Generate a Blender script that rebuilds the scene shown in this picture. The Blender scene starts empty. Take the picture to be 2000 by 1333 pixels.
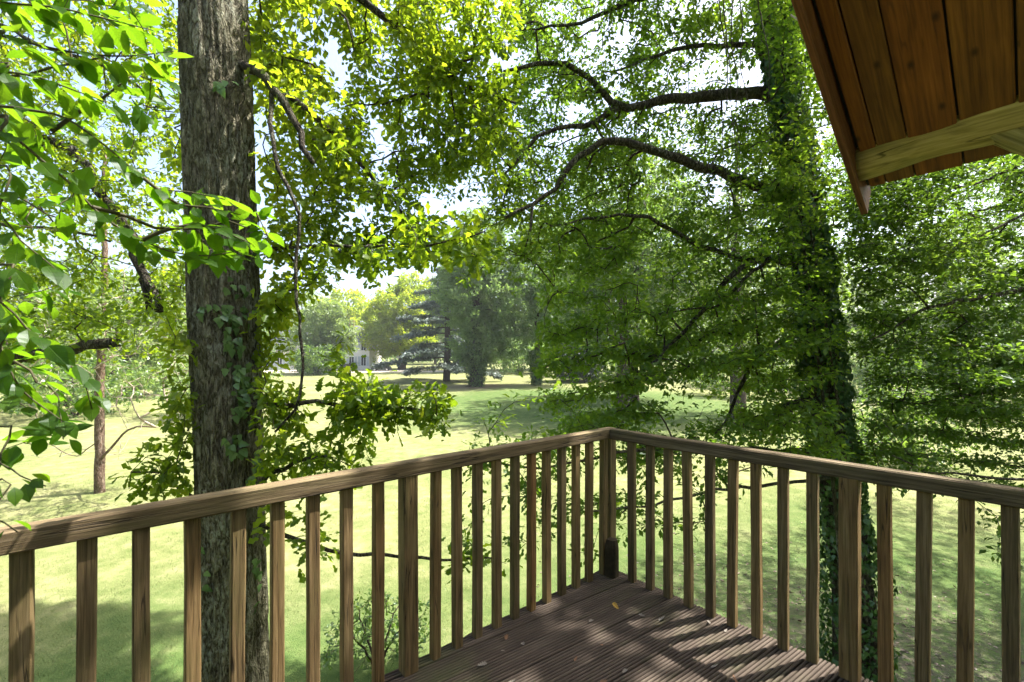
import bpy, math, random
import numpy as np
from mathutils import Vector, Matrix, Quaternion

# ------------------------------------------------------------------ camera, world, sun, exposure
sc = bpy.context.scene
COL = sc.collection
F, HZ, CAMZ, DECK = 880.0, 698.0, 5.0, 3.5      # focal length and horizon for a 2000 px wide frame
cam_d = bpy.data.cameras.new('camera'); cam = bpy.data.objects.new('camera', cam_d); COL.objects.link(cam)
cam.location = (0, 0, CAMZ); cam.rotation_euler = (math.radians(90), 0, 0)
cam_d.sensor_width = 36; cam_d.lens = F / 2000 * 36; cam_d.shift_y = (HZ - 666.5) / 2000
cam_d.clip_start = 0.02; cam_d.clip_end = 3000
cam_d.dof.use_dof = True; cam_d.dof.focus_distance = 4.5; cam_d.dof.aperture_fstop = 5.6
sc.camera = cam

SUN_EL, SUN_AZ = math.radians(62), math.radians(71)     # azimuth clockwise from +Y
S = Vector((math.sin(SUN_AZ) * math.cos(SUN_EL), math.cos(SUN_AZ) * math.cos(SUN_EL), math.sin(SUN_EL)))
w = bpy.data.worlds.new('World'); sc.world = w; w.use_nodes = True
nt = w.node_tree; bg = nt.nodes['Background']
sky = nt.nodes.new('ShaderNodeTexSky'); sky.sky_type = 'NISHITA'; sky.sun_disc = False
sky.sun_elevation = SUN_EL; sky.sun_rotation = SUN_AZ; sky.air_density = 1.0; sky.dust_density = 5.0; sky.ozone_density = 1.0
nt.links.new(sky.outputs[0], bg.inputs[0]); bg.inputs[1].default_value = 0.125
sl = bpy.data.lights.new('sun', 'SUN'); sl.energy = 4.6; sl.angle = math.radians(0.53); sl.color = (1.0, 0.955, 0.88)
so = bpy.data.objects.new('sun', sl); COL.objects.link(so); so.rotation_euler = S.to_track_quat('Z', 'Y').to_euler(); so.location = (20, 10, 40)
vs = sc.view_settings; vs.view_transform = 'Standard'; vs.look = 'None'; vs.gamma = 1; vs.use_curve_mapping = False
vs.exposure = 2.0
sc.render.engine = 'CYCLES'
cy = sc.cycles
cy.use_denoising = True; cy.denoiser = 'OPENIMAGEDENOISE'; cy.max_bounces = 8; cy.diffuse_bounces = 5; cy.glossy_bounces = 2
cy.transmission_bounces = 5; cy.transparent_max_bounces = 4; cy.sample_clamp_indirect = 6; cy.caustics_reflective = False; cy.caustics_refractive = False
cy.use_adaptive_sampling = True; cy.adaptive_threshold = 0.02

# ------------------------------------------------------------------ helpers
rng = np.random.default_rng(7); random.seed(7)
def P(px, py, Y):                     # a place Y metres ahead, seen in the 2000 px frame at px, py
    return np.array([(px - 1000) / F * Y, Y, CAMZ + (HZ - py) / F * Y])
def gz(y): return 0.018 * np.clip(y, 0, 150)            # the lawn rises gently away from the deck
def nrm(v):
    v = np.asarray(v, float); return v / np.maximum(np.linalg.norm(v, axis=-1, keepdims=True), 1e-9)
def hash3(i, j, k, s=0):
    n = (i * 374761393 + j * 668265263 + k * 2147483647 + s * 974711) & 0xffffffff
    n = ((n ^ (n >> 13)) * 1274126177) & 0xffffffff
    return ((n ^ (n >> 16)) & 0xffff) / 65535.0
def vnoise(p, s=0):
    p = np.asarray(p, float); i = np.floor(p).astype(np.int64); f = p - i; f = f * f * (3 - 2 * f); r = 0
    for a in (0, 1):
        for b in (0, 1):
            for c in (0, 1):
                wt = (f[..., 0] if a else 1 - f[..., 0]) * (f[..., 1] if b else 1 - f[..., 1]) * (f[..., 2] if c else 1 - f[..., 2])
                r = r + wt * hash3(i[..., 0] + a, i[..., 1] + b, i[..., 2] + c, s)
    return r
def fbm(p, s=0, o=3):
    r = 0; a = 0.5; t = 0
    for k in range(o): r = r + a * vnoise(np.asarray(p) * 2 ** k, s + k); t += a; a *= .5
    return r / t

def mesh_np(name, V, faces, rnd=None, smooth=False):
    me = bpy.data.meshes.new(name); V = np.ascontiguousarray(V, np.float32).reshape(-1, 3)
    faces = [np.asarray(f, np.int32) for f in faces if len(f)]
    idx = np.concatenate([f.ravel() for f in faces]); tot = np.concatenate([np.full(len(f), f.shape[1], np.int32) for f in faces])
    st = np.concatenate([[0], np.cumsum(tot)[:-1]]).astype(np.int32)
    me.vertices.add(len(V)); me.vertices.foreach_set('co', V.ravel())
    me.loops.add(len(idx)); me.loops.foreach_set('vertex_index', idx)
    me.polygons.add(len(tot)); me.polygons.foreach_set('loop_start', st)
    me.polygons.foreach_set('use_smooth', np.full(len(tot), bool(smooth)))
    if rnd is not None:
        a = me.attributes.new('rnd', 'FLOAT', 'POINT'); a.data.foreach_set('value', np.ascontiguousarray(rnd, np.float32))
    me.update(calc_edges=True); return me
def link(name, me, mat=None, parent=None, loc=None, kind=None):
    o = bpy.data.objects.new(name, me); COL.objects.link(o)
    if mat is not None and not len(me.materials): me.materials.append(mat)
    if parent is not None: o.parent = parent
    if loc is not None: o.location = loc
    if kind: o['kind'] = kind
    return o
def empty(name, loc): 
    o = bpy.data.objects.new(name, None); COL.objects.link(o); o.location = Vector(loc); o.empty_display_size = .1; return o
def tag(o, label, cat, group=None):
    o['label'] = label; o['category'] = cat
    if group: o['group'] = group
    return o

# ------------------------------------------------------------------ materials
class NT:
    def __init__(s, name):
        s.m = bpy.data.materials.new(name); s.m.use_nodes = True; s.t = s.m.node_tree; s.t.nodes.clear()
        s.out = s.n('ShaderNodeOutputMaterial')
    def n(s, typ, ins=None, **kw):
        nd = s.t.nodes.new(typ)
        for k, v in kw.items(): setattr(nd, k, v)
        for k, v in (ins or {}).items(): s.set(nd.inputs[k], v)
        return nd
    def set(s, sock, v):
        if isinstance(v, bpy.types.NodeSocket): s.t.links.new(v, sock)
        elif isinstance(v, bpy.types.Node): s.t.links.new(v.outputs[0], sock)
        else:
            if isinstance(v, (tuple, list)) and len(v) == 3 and sock.type == 'RGBA': v = (*v, 1)
            sock.default_value = v
    def ramp(s, fac, stops):
        r = s.n('ShaderNodeValToRGB', {0: fac}); e = r.color_ramp.elements
        while len(e) > 1: e.remove(e[-1])
        e[0].position = stops[0][0]; e[0].color = (*stops[0][1], 1)
        for p, c in stops[1:]: x = e.new(p); x.color = (*c, 1)
        return r.outputs[0]
    def mix(s, f, a, b, bt='MIX'):
        m = s.n('ShaderNodeMix', data_type='RGBA', blend_type=bt); s.set(m.inputs[0], f); s.set(m.inputs[6], a); s.set(m.inputs[7], b); return m.outputs[2]
    def math(s, op, a, b=0.0, clamp=False):
        m = s.n('ShaderNodeMath', {0: a, 1: b}, operation=op); m.use_clamp = clamp; return m.outputs[0]
    def noise(s, vec, scale, detail=4, rough=.55, out=0, dist=0.0):
        return s.n('ShaderNodeTexNoise', {'Vector': vec, 'Scale': scale, 'Detail': detail, 'Roughness': rough, 'Distortion': dist}).outputs[out]
    def mapr(s, v, a, b, c, d):
        m = s.n('ShaderNodeMapRange', {0: v, 1: a, 2: b, 3: c, 4: d}); return m.outputs[0]
    def principled(s, col, rough, bump=None, bstr=.3, bdist=.01, spec=.35, **kw):
        b = s.n('ShaderNodeBsdfPrincipled', {'Base Color': col, 'Roughness': rough, 'Specular IOR Level': spec})
        for k, v in kw.items(): s.set(b.inputs[k], v)
        if bump is not None: s.set(b.inputs['Normal'], s.n('ShaderNodeBump', {'Height': bump, 'Strength': bstr, 'Distance': bdist}))
        s.t.links.new(b.outputs[0], s.out.inputs[0]); return b
    def coords(s, which='Object', scale=(1, 1, 1), randomise=False):
        v = s.n('ShaderNodeTexCoord').outputs[which]
        if randomise:
            r = s.n('ShaderNodeObjectInfo').outputs['Random']
            o = s.n('ShaderNodeCombineXYZ', {0: s.math('MULTIPLY', r, 17.0), 1: s.math('MULTIPLY', r, 31.0), 2: s.math('MULTIPLY', r, 53.0)})
            v = s.n('ShaderNodeVectorMath', {0: v, 1: o}, operation='ADD').outputs[0]
        return s.n('ShaderNodeMapping', {'Vector': v, 'Scale': scale}).outputs[0]

def leaf_mat(name, dif, trans, tr_w=.45, gloss=.06, rough=.38, var=.5):
    """dif, trans: (dark, mid, light) reflected and transmitted leaf colours."""
    s = NT(name); r = s.n('ShaderNodeAttribute', attribute_name='rnd').outputs['Fac']
    cd = s.ramp(r, [(0, dif[0]), (.5, dif[1]), (1, dif[2])]); ct = s.ramp(r, [(0, trans[0]), (.5, trans[1]), (1, trans[2])])
    d = s.n('ShaderNodeBsdfDiffuse', {0: cd}); t = s.n('ShaderNodeBsdfTranslucent', {0: ct})
    m = s.n('ShaderNodeMixShader', {0: tr_w, 1: d.outputs[0], 2: t.outputs[0]})
    g = s.n('ShaderNodeBsdfAnisotropic', {0: (.9, .95, 1.0), 1: rough})
    m2 = s.n('ShaderNodeMixShader', {0: gloss, 1: m.outputs[0], 2: g.outputs[0]})
    s.t.links.new(m2.outputs[0], s.out.inputs[0]); return s.m

def veined_leaf_mat(name, dif, trans, tr_w, gloss):
    s = NT(name); r = s.n('ShaderNodeAttribute', attribute_name='rnd').outputs['Fac']; oi = s.n('ShaderNodeObjectInfo').outputs['Random']
    r = s.math('ADD', s.math('MULTIPLY', r, .4), s.math('MULTIPLY', oi, .6)); tc = s.n('ShaderNodeTexCoord').outputs['Object']; x = s.n('ShaderNodeSeparateXYZ', {0: tc})
    ax = s.math('ABSOLUTE', x.outputs[0]); rib = s.mapr(ax, .004, .016, 1, 0)
    ph = s.math('SUBTRACT', s.math('MULTIPLY', x.outputs[1], 9.0), s.math('MULTIPLY', ax, 8.0)); sv = s.mapr(s.math('ABSOLUTE', s.math('SUBTRACT', s.math('FRACT', ph), .5)), .0, .09, 1, 0)
    vein = s.math('MAXIMUM', rib, s.math('MULTIPLY', sv, .55)); mot = s.noise(s.coords('Object', (1, 1, 1), True), 5.0, 4, .65); spot = s.mapr(s.noise(s.coords('Object', (1, 1, 1), True), 11.0, 2, .5), .70, .76, 0, .7)
    cd = s.ramp(r, [(0, dif[0]), (.5, dif[1]), (1, dif[2])]); ct = s.ramp(r, [(0, trans[0]), (.5, trans[1]), (1, trans[2])])
    sh = s.mix(mot, (.72, .72, .7), (1.15, 1.12, 1.0)); cd = s.mix(1.0, cd, sh, 'MULTIPLY'); ct = s.mix(1.0, ct, sh, 'MULTIPLY')
    cd = s.mix(s.math('MULTIPLY', vein, .5), cd, (.12, .19, .05)); ct = s.mix(s.math('MULTIPLY', vein, .45), ct, (.10, .2, .01))
    cd = s.mix(spot, cd, (.09, .06, .02)); ct = s.mix(spot, ct, (.10, .07, .01))
    bp = s.n('ShaderNodeBump', {'Height': s.math('MULTIPLY', vein, -1.0), 'Strength': .5, 'Distance': .01})
    d = s.n('ShaderNodeBsdfDiffuse', {0: cd, 'Normal': bp}); t = s.n('ShaderNodeBsdfTranslucent', {0: ct, 'Normal': bp}); m = s.n('ShaderNodeMixShader', {0: tr_w, 1: d.outputs[0], 2: t.outputs[0]})
    g = s.n('ShaderNodeBsdfAnisotropic', {0: (.9, .95, 1.0), 1: .4}); m2 = s.n('ShaderNodeMixShader', {0: gloss, 1: m.outputs[0], 2: g.outputs[0]}); s.t.links.new(m2.outputs[0], s.out.inputs[0]); return s.m

def wood_mat(name, cols, rough=.75, algae=0.0, grain=1.0, bstr=.5, axis=2, knots=(6, 6, 2.2), var=.35, spec=.25, crack=.8):
    s = NT(name); sca = [75 * grain] * 3; sca[axis] = 2.2 * grain
    v = s.coords('Object', tuple(sca), True)
    g1 = s.noise(v, 1.0, 6, .6, dist=.6); fin = [230 * grain] * 3; fin[axis] = 6.0
    g2 = s.noise(s.coords('Object', tuple(fin), True), 1.0, 3, .6)
    gr = s.math('ADD', s.math('MULTIPLY', g1, .65), s.math('MULTIPLY', g2, .35))
    c = s.ramp(gr, [(.33, cols[0]), (.5, cols[1]), (.66, cols[2])])
    big = s.noise(s.coords('Object', (3, 3, 3), True), 1.0, 3, .6)
    c = s.mix(s.mapr(big, .35, .7, 0, .55), c, s.mix(1.0, c, (.60, .56, .45), 'MULTIPLY'))
    rnd = s.n('ShaderNodeObjectInfo').outputs['Random']
    c = s.mix(1.0, c, s.ramp(rnd, [(0, (1 - var,) * 3), (.45, (1, .97, .93)), (.8, (1.1, 1.0, .85)), (1, (1.25, .95, .72))]), 'MULTIPLY')
    if algae:
        al = s.noise(s.coords('Object', (9, 9, 2.5), True), 1.0, 4, .65)
        c = s.mix(s.mapr(al, .5, .75, 0, algae), c, (.10, .12, .035))
    h = gr
    if knots:
        vo = s.n('ShaderNodeTexVoronoi', {'Vector': s.coords('Object', knots, True), 'Scale': 1.0, 'Randomness': 1.0})
        if knots[1] == 0:
            kx = s.n('ShaderNodeSeparateXYZ', {0: s.coords('Object', knots, True)}); vo.voronoi_dimensions = '2D'; s.set(vo.inputs['Vector'], s.n('ShaderNodeCombineXYZ', {0: kx.outputs[0], 1: kx.outputs[2]}))
        kn = s.mapr(vo.outputs['Distance'], .02, .085, 1, 0); c = s.mix(s.math('MULTIPLY', kn, .8), c, tuple(x * .28 for x in cols[0]))
    cr = s.math('ABSOLUTE', s.math('SUBTRACT', s.noise(s.coords('Object', (34 * grain, 34 * grain, 1.3), True), 1.0, 2, .5), .5)); ck = s.math('MULTIPLY', s.mapr(cr, .004, .016, crack, 0), s.mapr(big, .45, .55, 0, 1))
    c = s.mix(ck, c, tuple(x * .2 for x in cols[0])); h = s.math('SUBTRACT', h, ck)
    s.principled(c, rough, h, bstr, .004, spec); return s.m

def bark_mat(name, cols, lichen=(.32, .34, .27), lich=.6, scale=1.0, bstr=1.0, bdist=.03):
    s = NT(name)
    def ridged(sx, sz, det):
        n = s.noise(s.coords('Object', (sx * scale, sx * scale, sz * scale)), 1.0, det, .55, dist=.35)
        return s.math('ABSOLUTE', s.math('SUBTRACT', n, .5))
    f1 = s.mapr(ridged(18, 5.0, 4), 0, .10, 0, 1); f2 = s.mapr(ridged(40, 16, 3), 0, .12, 0, 1)
    n = s.noise(s.coords('Object', (40 * scale, 40 * scale, 22 * scale)), 1.0, 5, .7)
    h = s.math('ADD', s.math('MULTIPLY', f1, .6), s.math('MULTIPLY', f2, .4)); h2 = s.math('ADD', h, s.math('MULTIPLY', n, .45))
    c = s.ramp(s.math('MULTIPLY', h2, .7), [(.12, cols[0]), (.5, cols[1]), (.95, cols[2])])
    lv = s.noise(s.coords('Object', (1.2, 1.2, .9)), 2.0, 5, .65); ln = s.noise(s.coords('Object', (26, 26, 16)), 1.0, 4, .75)
    lf = s.math('MULTIPLY', s.mapr(lv, .42, .60, 0, 1), s.math('MULTIPLY', s.mapr(ln, .42, .56, 0, 1), s.mapr(h, .2, .8, 0, lich)))
    c = s.mix(lf, c, lichen)
    mv = s.noise(s.coords('Object', (2, 2, .6)), 1.3, 4, .6); c = s.mix(s.mapr(mv, .5, .72, 0, .5), c, (.085, .095, .035))
    s.principled(c, .92, h2, bstr, bdist, .15); return s.m

def plain(name, col, rough=.7, spec=.3, var=.15, scale=6, metallic=0.0):
    s = NT(name); n = s.noise(s.coords('Object', (1, 1, 1)), scale, 4, .6)
    c = s.mix(s.mapr(n, .3, .7, 0, 1), tuple(x * (1 - var) for x in col), tuple(min(1, x * (1 + var)) for x in col))
    s.principled(c, rough, n, .1, .005, spec, Metallic=metallic); return s.m

M = {}
M['oak'] = leaf_mat('oak_leaf', [(.034, .066, .010), (.055, .098, .014), (.09, .132, .02)], [(.13, .23, .010), (.31, .45, .014), (.52, .60, .025)], .62, .010)
M['oak_b'] = leaf_mat('oak_leaf_right', [(.036, .070, .014), (.055, .102, .019), (.082, .134, .025)], [(.11, .235, .014), (.21, .36, .020), (.34, .47, .03)], .57, .014)
M['beech'] = leaf_mat('beech_leaf', [(.032, .064, .015), (.048, .09, .02), (.072, .118, .026)], [(.09, .19, .014), (.16, .28, .02), (.27, .39, .03)], .53, .014)
M['front'] = leaf_mat('dogwood_leaf', [(.026, .075, .006), (.04, .10, .008), (.06, .13, .010)], [(.11, .25, .006), (.175, .35, .010), (.27, .44, .016)], .62, .008, .4)
M['front_veined'] = veined_leaf_mat('dogwood_leaf_veined', [(.026, .075, .006), (.04, .10, .008), (.06, .13, .010)], [(.11, .25, .006), (.175, .35, .010), (.27, .44, .016)], .62, .012)
M['ivy'] = leaf_mat('ivy_leaf', [(.022, .062, .014), (.038, .098, .02), (.065, .14, .03)], [(.05, .14, .01), (.09, .2, .015), (.15, .27, .02)], .25, .04, .35)
M['ivy_light'] = leaf_mat('ivy_leaf_light', [(.065, .13, .04), (.10, .18, .055), (.14, .23, .075)], [(.06, .15, .02), (.1, .2, .03), (.14, .25, .04)], .3, .04, .35)
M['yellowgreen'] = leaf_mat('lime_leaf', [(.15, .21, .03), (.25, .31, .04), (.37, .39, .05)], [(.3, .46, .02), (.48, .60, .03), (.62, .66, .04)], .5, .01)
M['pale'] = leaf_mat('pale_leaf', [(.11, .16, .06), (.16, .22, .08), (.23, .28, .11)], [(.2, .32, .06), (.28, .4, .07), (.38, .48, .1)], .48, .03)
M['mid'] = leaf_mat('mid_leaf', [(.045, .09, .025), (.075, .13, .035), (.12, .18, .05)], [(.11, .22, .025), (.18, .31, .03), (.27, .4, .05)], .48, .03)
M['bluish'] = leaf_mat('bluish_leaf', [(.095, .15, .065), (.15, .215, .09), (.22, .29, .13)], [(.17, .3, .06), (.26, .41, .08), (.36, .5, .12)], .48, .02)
M['dark'] = leaf_mat('yew_leaf', [(.012, .03, .014), (.02, .045, .02), (.035, .065, .03)], [(.02, .05, .012), (.03, .07, .015), (.05, .1, .02)], .25, .05)
M['cedar'] = leaf_mat('cedar_needle', [(.10, .14, .12), (.17, .21, .18), (.27, .31, .27)], [(.07, .11, .08), (.10, .14, .1), (.14, .18, .13)], .25, .03)
M['bark_oak'] = bark_mat('oak_bark', [(.024, .020, .012), (.125, .112, .072), (.26, .24, .17)], lich=.9, scale=1.0, bdist=.035)
M['bark_b'] = bark_mat('oak_bark_dark', [(.012, .01, .008), (.05, .04, .028), (.12, .10, .07)], lich=.4, scale=1.2)
M['bark_red'] = bark_mat('pine_bark', [(.06, .035, .025), (.19, .12, .085), (.36, .27, .21)], lich=.4, scale=1.0)
M['bark_far'] = plain('far_bark', (.07, .055, .042), .9, .1, .35)
M['twig'] = plain('twig_bark', (.045, .034, .025), .85, .15, .35, 20)
M['twig_pale'] = plain('dry_twig_bark', (.30, .25, .20), .85, .15, .25, 20)
M['stem'] = plain('young_stem', (.06, .055, .025), .7, .2, .3, 30)
M['rail'] = wood_mat('weathered_rail', [(.058, .041, .022), (.172, .126, .070), (.33, .258, .16)], .8, .25, 1.0, 1.0)
M['baluster'] = wood_mat('weathered_baluster', [(.060, .041, .018), (.165, .115, .056), (.285, .21, .115)], .78, .32, 1.0, .55, var=.3)
M['soffit'] = wood_mat('stained_pine', [(.056, .023, .006), (.135, .057, .012), (.21, .097, .022)], .6, 0, .55, .2, var=.2, spec=.3, knots=(6, 0, 3.4), crack=.4)
M['barge'] = wood_mat('stained_bargeboard', [(.07, .028, .014), (.14, .055, .026), (.2, .085, .042)], .6, 0, .8, .3, var=.05)
M['log'] = wood_mat('peeled_log', [(.14, .12, .045), (.30, .255, .11), (.46, .40, .22)], .8, .7, .5, 1.0, var=.05, knots=(7, 7, 3.2), crack=1.0)

# ------------------------------------------------------------------ geometry builders
def catmull(pts, step):
    pts = np.asarray(pts, float)
    if len(pts) < 3: 
        n = max(2, int(np.linalg.norm(pts[1] - pts[0]) / step) + 1); t = np.linspace(0, 1, n)[:, None]; return pts[0] * (1 - t) + pts[-1] * t
    q = np.vstack([2 * pts[0] - pts[1], pts, 2 * pts[-1] - pts[-2]]); out = []
    for i in range(len(pts) - 1):
        p0, p1, p2, p3 = q[i:i + 4]; n = max(1, int(round(np.linalg.norm(p2[:3] - p1[:3]) / step))); t = (np.arange(n) / n)[:, None]
        out.append(.5 * (2 * p1 + (p2 - p0) * t + (2 * p0 - 5 * p1 + 4 * p2 - p3) * t * t + (3 * p1 - p0 - 3 * p2 + p3) * t ** 3))
    return np.vstack(out + [pts[-1:]])

def tubes(chains, sides, name, rough=0.0, smooth=True):
    """chains: list of (points, radii): one mesh of tubes."""
    C = np.concatenate([c for c, r in chains]); R = np.concatenate([r for c, r in chains]); ln = np.array([len(c) for c, r in chains])
    T = np.concatenate([np.gradient(c, axis=0) for c, r in chains]); T = nrm(T)
    ref = np.concatenate([np.repeat(nrm(np.cross(nrm(c[-1] - c[0] + 1e-6), [.31, .87, .38]))[None], len(c), 0) for c, r in chains])
    U = nrm(ref - (ref * T).sum(1, keepdims=True) * T); W = np.cross(T, U)
    a = np.arange(sides) * 2 * math.pi / sides
    rr = R[:, None] * np.ones(sides)
    if rough:
        base = C[:, None] + rr[..., None] * (np.cos(a)[None, :, None] * U[:, None] + np.sin(a)[None, :, None] * W[:, None])
        rr = rr * (1 + rough * (fbm(base * 3.5, 3, 3) - .5) * 2)
    V = C[:, None] + rr[..., None] * (np.cos(a)[None, :, None] * U[:, None] + np.sin(a)[None, :, None] * W[:, None])
    end = np.cumsum(ln) - 1; ok = np.ones(len(C), bool); ok[end] = False; i = np.nonzero(ok)[0]
    k = np.arange(sides); k2 = (k + 1) % sides
    Q = np.stack([i[:, None] * sides + k, i[:, None] * sides + k2, (i[:, None] + 1) * sides + k2, (i[:, None] + 1) * sides + k], -1).reshape(-1, 4)
    caps = np.stack([e * sides + k for e in end]) if sides <= 12 else np.zeros((0, sides), int)
    return mesh_np(name, V, [Q, caps], smooth=smooth)

def leaf_template(stations, fold=.22, curl=-.18):
    """stations: (y, half width) from stalk to tip; the blade is folded along its midrib."""
    V = [(0, y, curl * y * y) for y, h in stations]; m = len(V); L = []; Rr = []
    for y, h in stations:
        L.append(len(V)); V.append((-h, y + .03 * h, curl * y * y + fold * h)); Rr.append(len(V)); V.append((h, y + .03 * h, curl * y * y + fold * h))
    Fq, Ft = [], []
    for i in range(m - 1):
        for side, fl in ((L, 1), (Rr, 0)):
            a, b, c, d = i, i + 1, side[i + 1], side[i]
            if stations[i][1] == 0: f = (a, b, c); Ft.append(f[::-1] if not fl else f)
            elif stations[i + 1][1] == 0: f = (a, b, d); Ft.append(f[::-1] if not fl else f)
            else: f = (a, b, c, d); Fq.append(f[::-1] if not fl else f)
    return np.array(V, float), np.array(Fq, int).reshape(-1, 4), np.array(Ft, int).reshape(-1, 3)
LEAF = {
    'oak_hi': leaf_template([(0, 0), (.14, .06), (.22, .17), (.32, .08), (.42, .24), (.52, .12), (.63, .29), (.73, .15), (.84, .22), (.93, .12), (1.0, 0)]),
    'oak_mid': leaf_template([(0, 0), (.28, .2), (.46, .11), (.72, .29), (1, 0)]),
    'low': leaf_template([(0, 0), (.55, .28), (1, 0)]),
    'far': (np.array([(0, 0, 0), (-.3, .5, .08), (0, 1, -.1), (.3, .5, .08)], float), np.array([[0, 3, 2, 1]]), np.zeros((0, 3), int)),
    'ovate': leaf_template([(0, 0), (.1, .10), (.25, .24), (.45, .31), (.65, .27), (.82, .14), (1.0, 0)], .16, -.22),
    'beech_mid': leaf_template([(0, 0), (.3, .26), (.65, .25), (1, 0)], .12, -.15),
    'ivy_mid': leaf_template([(0, 0), (.15, .44), (.5, .28), (1, 0)], .12, -.12),
    'ivy': leaf_template([(0, 0), (.05, .30), (.22, .46), (.38, .30), (.55, .30), (1, 0)], .12, -.12),
}
def leaf_arrays(pos, d, nor, size, kind, curlv=.12, seed=0):
    V0, Q, Tt = LEAF[kind]; n = len(pos); k = len(V0); r = np.random.default_rng(seed)
    d = nrm(d); nor = nrm(nor - (nor * d).sum(1, keepdims=True) * d); X = np.cross(d, nor)
    c = r.normal(0, curlv, n); tz = V0[None, :, 2] + c[:, None] * V0[None, :, 1] ** 2 + r.normal(0, .12, n)[:, None] * V0[None, :, 0] * V0[None, :, 1] * 2
    V = pos[:, None] + size[:, None, None] * (V0[None, :, 0, None] * X[:, None] + V0[None, :, 1, None] * d[:, None] + tz[..., None] * nor[:, None])
    off = (np.arange(n) * k)[:, None, None]
    return V.reshape(-1, 3), (off + Q[None]).reshape(-1, 4), (off + Tt[None]).reshape(-1, 3), k
def leaf_mesh(name, pos, d, nor, size, kind, rnd, base, seed=0):
    V, Q, T, k = leaf_arrays(pos, d, nor, size, kind, seed=seed)
    return mesh_np(name, V - base, [Q, T], np.repeat(rnd, k))

# ------------------------------------------------------------------ trees
GAPS = [(650, 125, 40, 62), (735, 285, 26, 62), (700, 420, 42, 40), (862, 408, 60, 30), (925, 372, 52, 32), (880, 45, 36, 22), (965, 45, 22, 30), (990, 115, 42, 26),
        (1125, 215, 30, 20), (1215, 70, 26, 34), (715, 560, 45, 24), (1140, 120, 26, 18), (1200, 390, 26, 18), (1480, 140, 24, 18), (1655, 335, 14, 24)]
def in_gap(p):
    Y = np.maximum(p[:, 1], .1); px = 1000 + p[:, 0] / Y * F; py = HZ - (p[:, 2] - CAMZ) / Y * F; g = np.zeros(len(p), bool)
    for x, y, a, b in GAPS: g |= ((px - x) / a) ** 2 + ((py - y) / b) ** 2 < .8
    return g
def region(x0, x1, y0, y1, Y0, Y1, n, thr=.42, freq=1.3, gaps=True, seed=0):
    """n twig ends spread through a volume of the crown, thinned by a noise so that it clumps and leaves gaps."""
    out = []; r = np.random.default_rng(1000 + seed + int(x0 + y0)); have = 0
    for _ in range(30):
        px, py, Y = r.uniform(x0, x1, n), r.uniform(y0, y1, n), r.uniform(Y0, Y1, n)
        p = np.stack([(px - 1000) / F * Y, Y, CAMZ + (HZ - py) / F * Y], 1)
        k = fbm(p * freq, 11 + seed, 2) > thr
        if gaps: k &= ~in_gap(p)
        p = p[k]; out.append(p); have += len(p)
        if have >= n: break
    return np.concatenate(out)[:n]
def ball(c, r, n, thr=.40, freq=.5, seed=0, shell=.35):
    r = np.asarray(r, float) * np.ones(3); g = np.random.default_rng(2000 + seed); out = []; have = 0
    for _ in range(30):
        d = nrm(g.normal(size=(n, 3))); p = np.asarray(c) + d * (g.uniform(shell ** 3, 1, n) ** (1 / 3))[:, None] * r
        p = p[fbm(p * freq, 17 + seed, 2) > thr]; out.append(p); have += len(p)
        if have >= n: break
    return np.concatenate(out)[:n]

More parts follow.
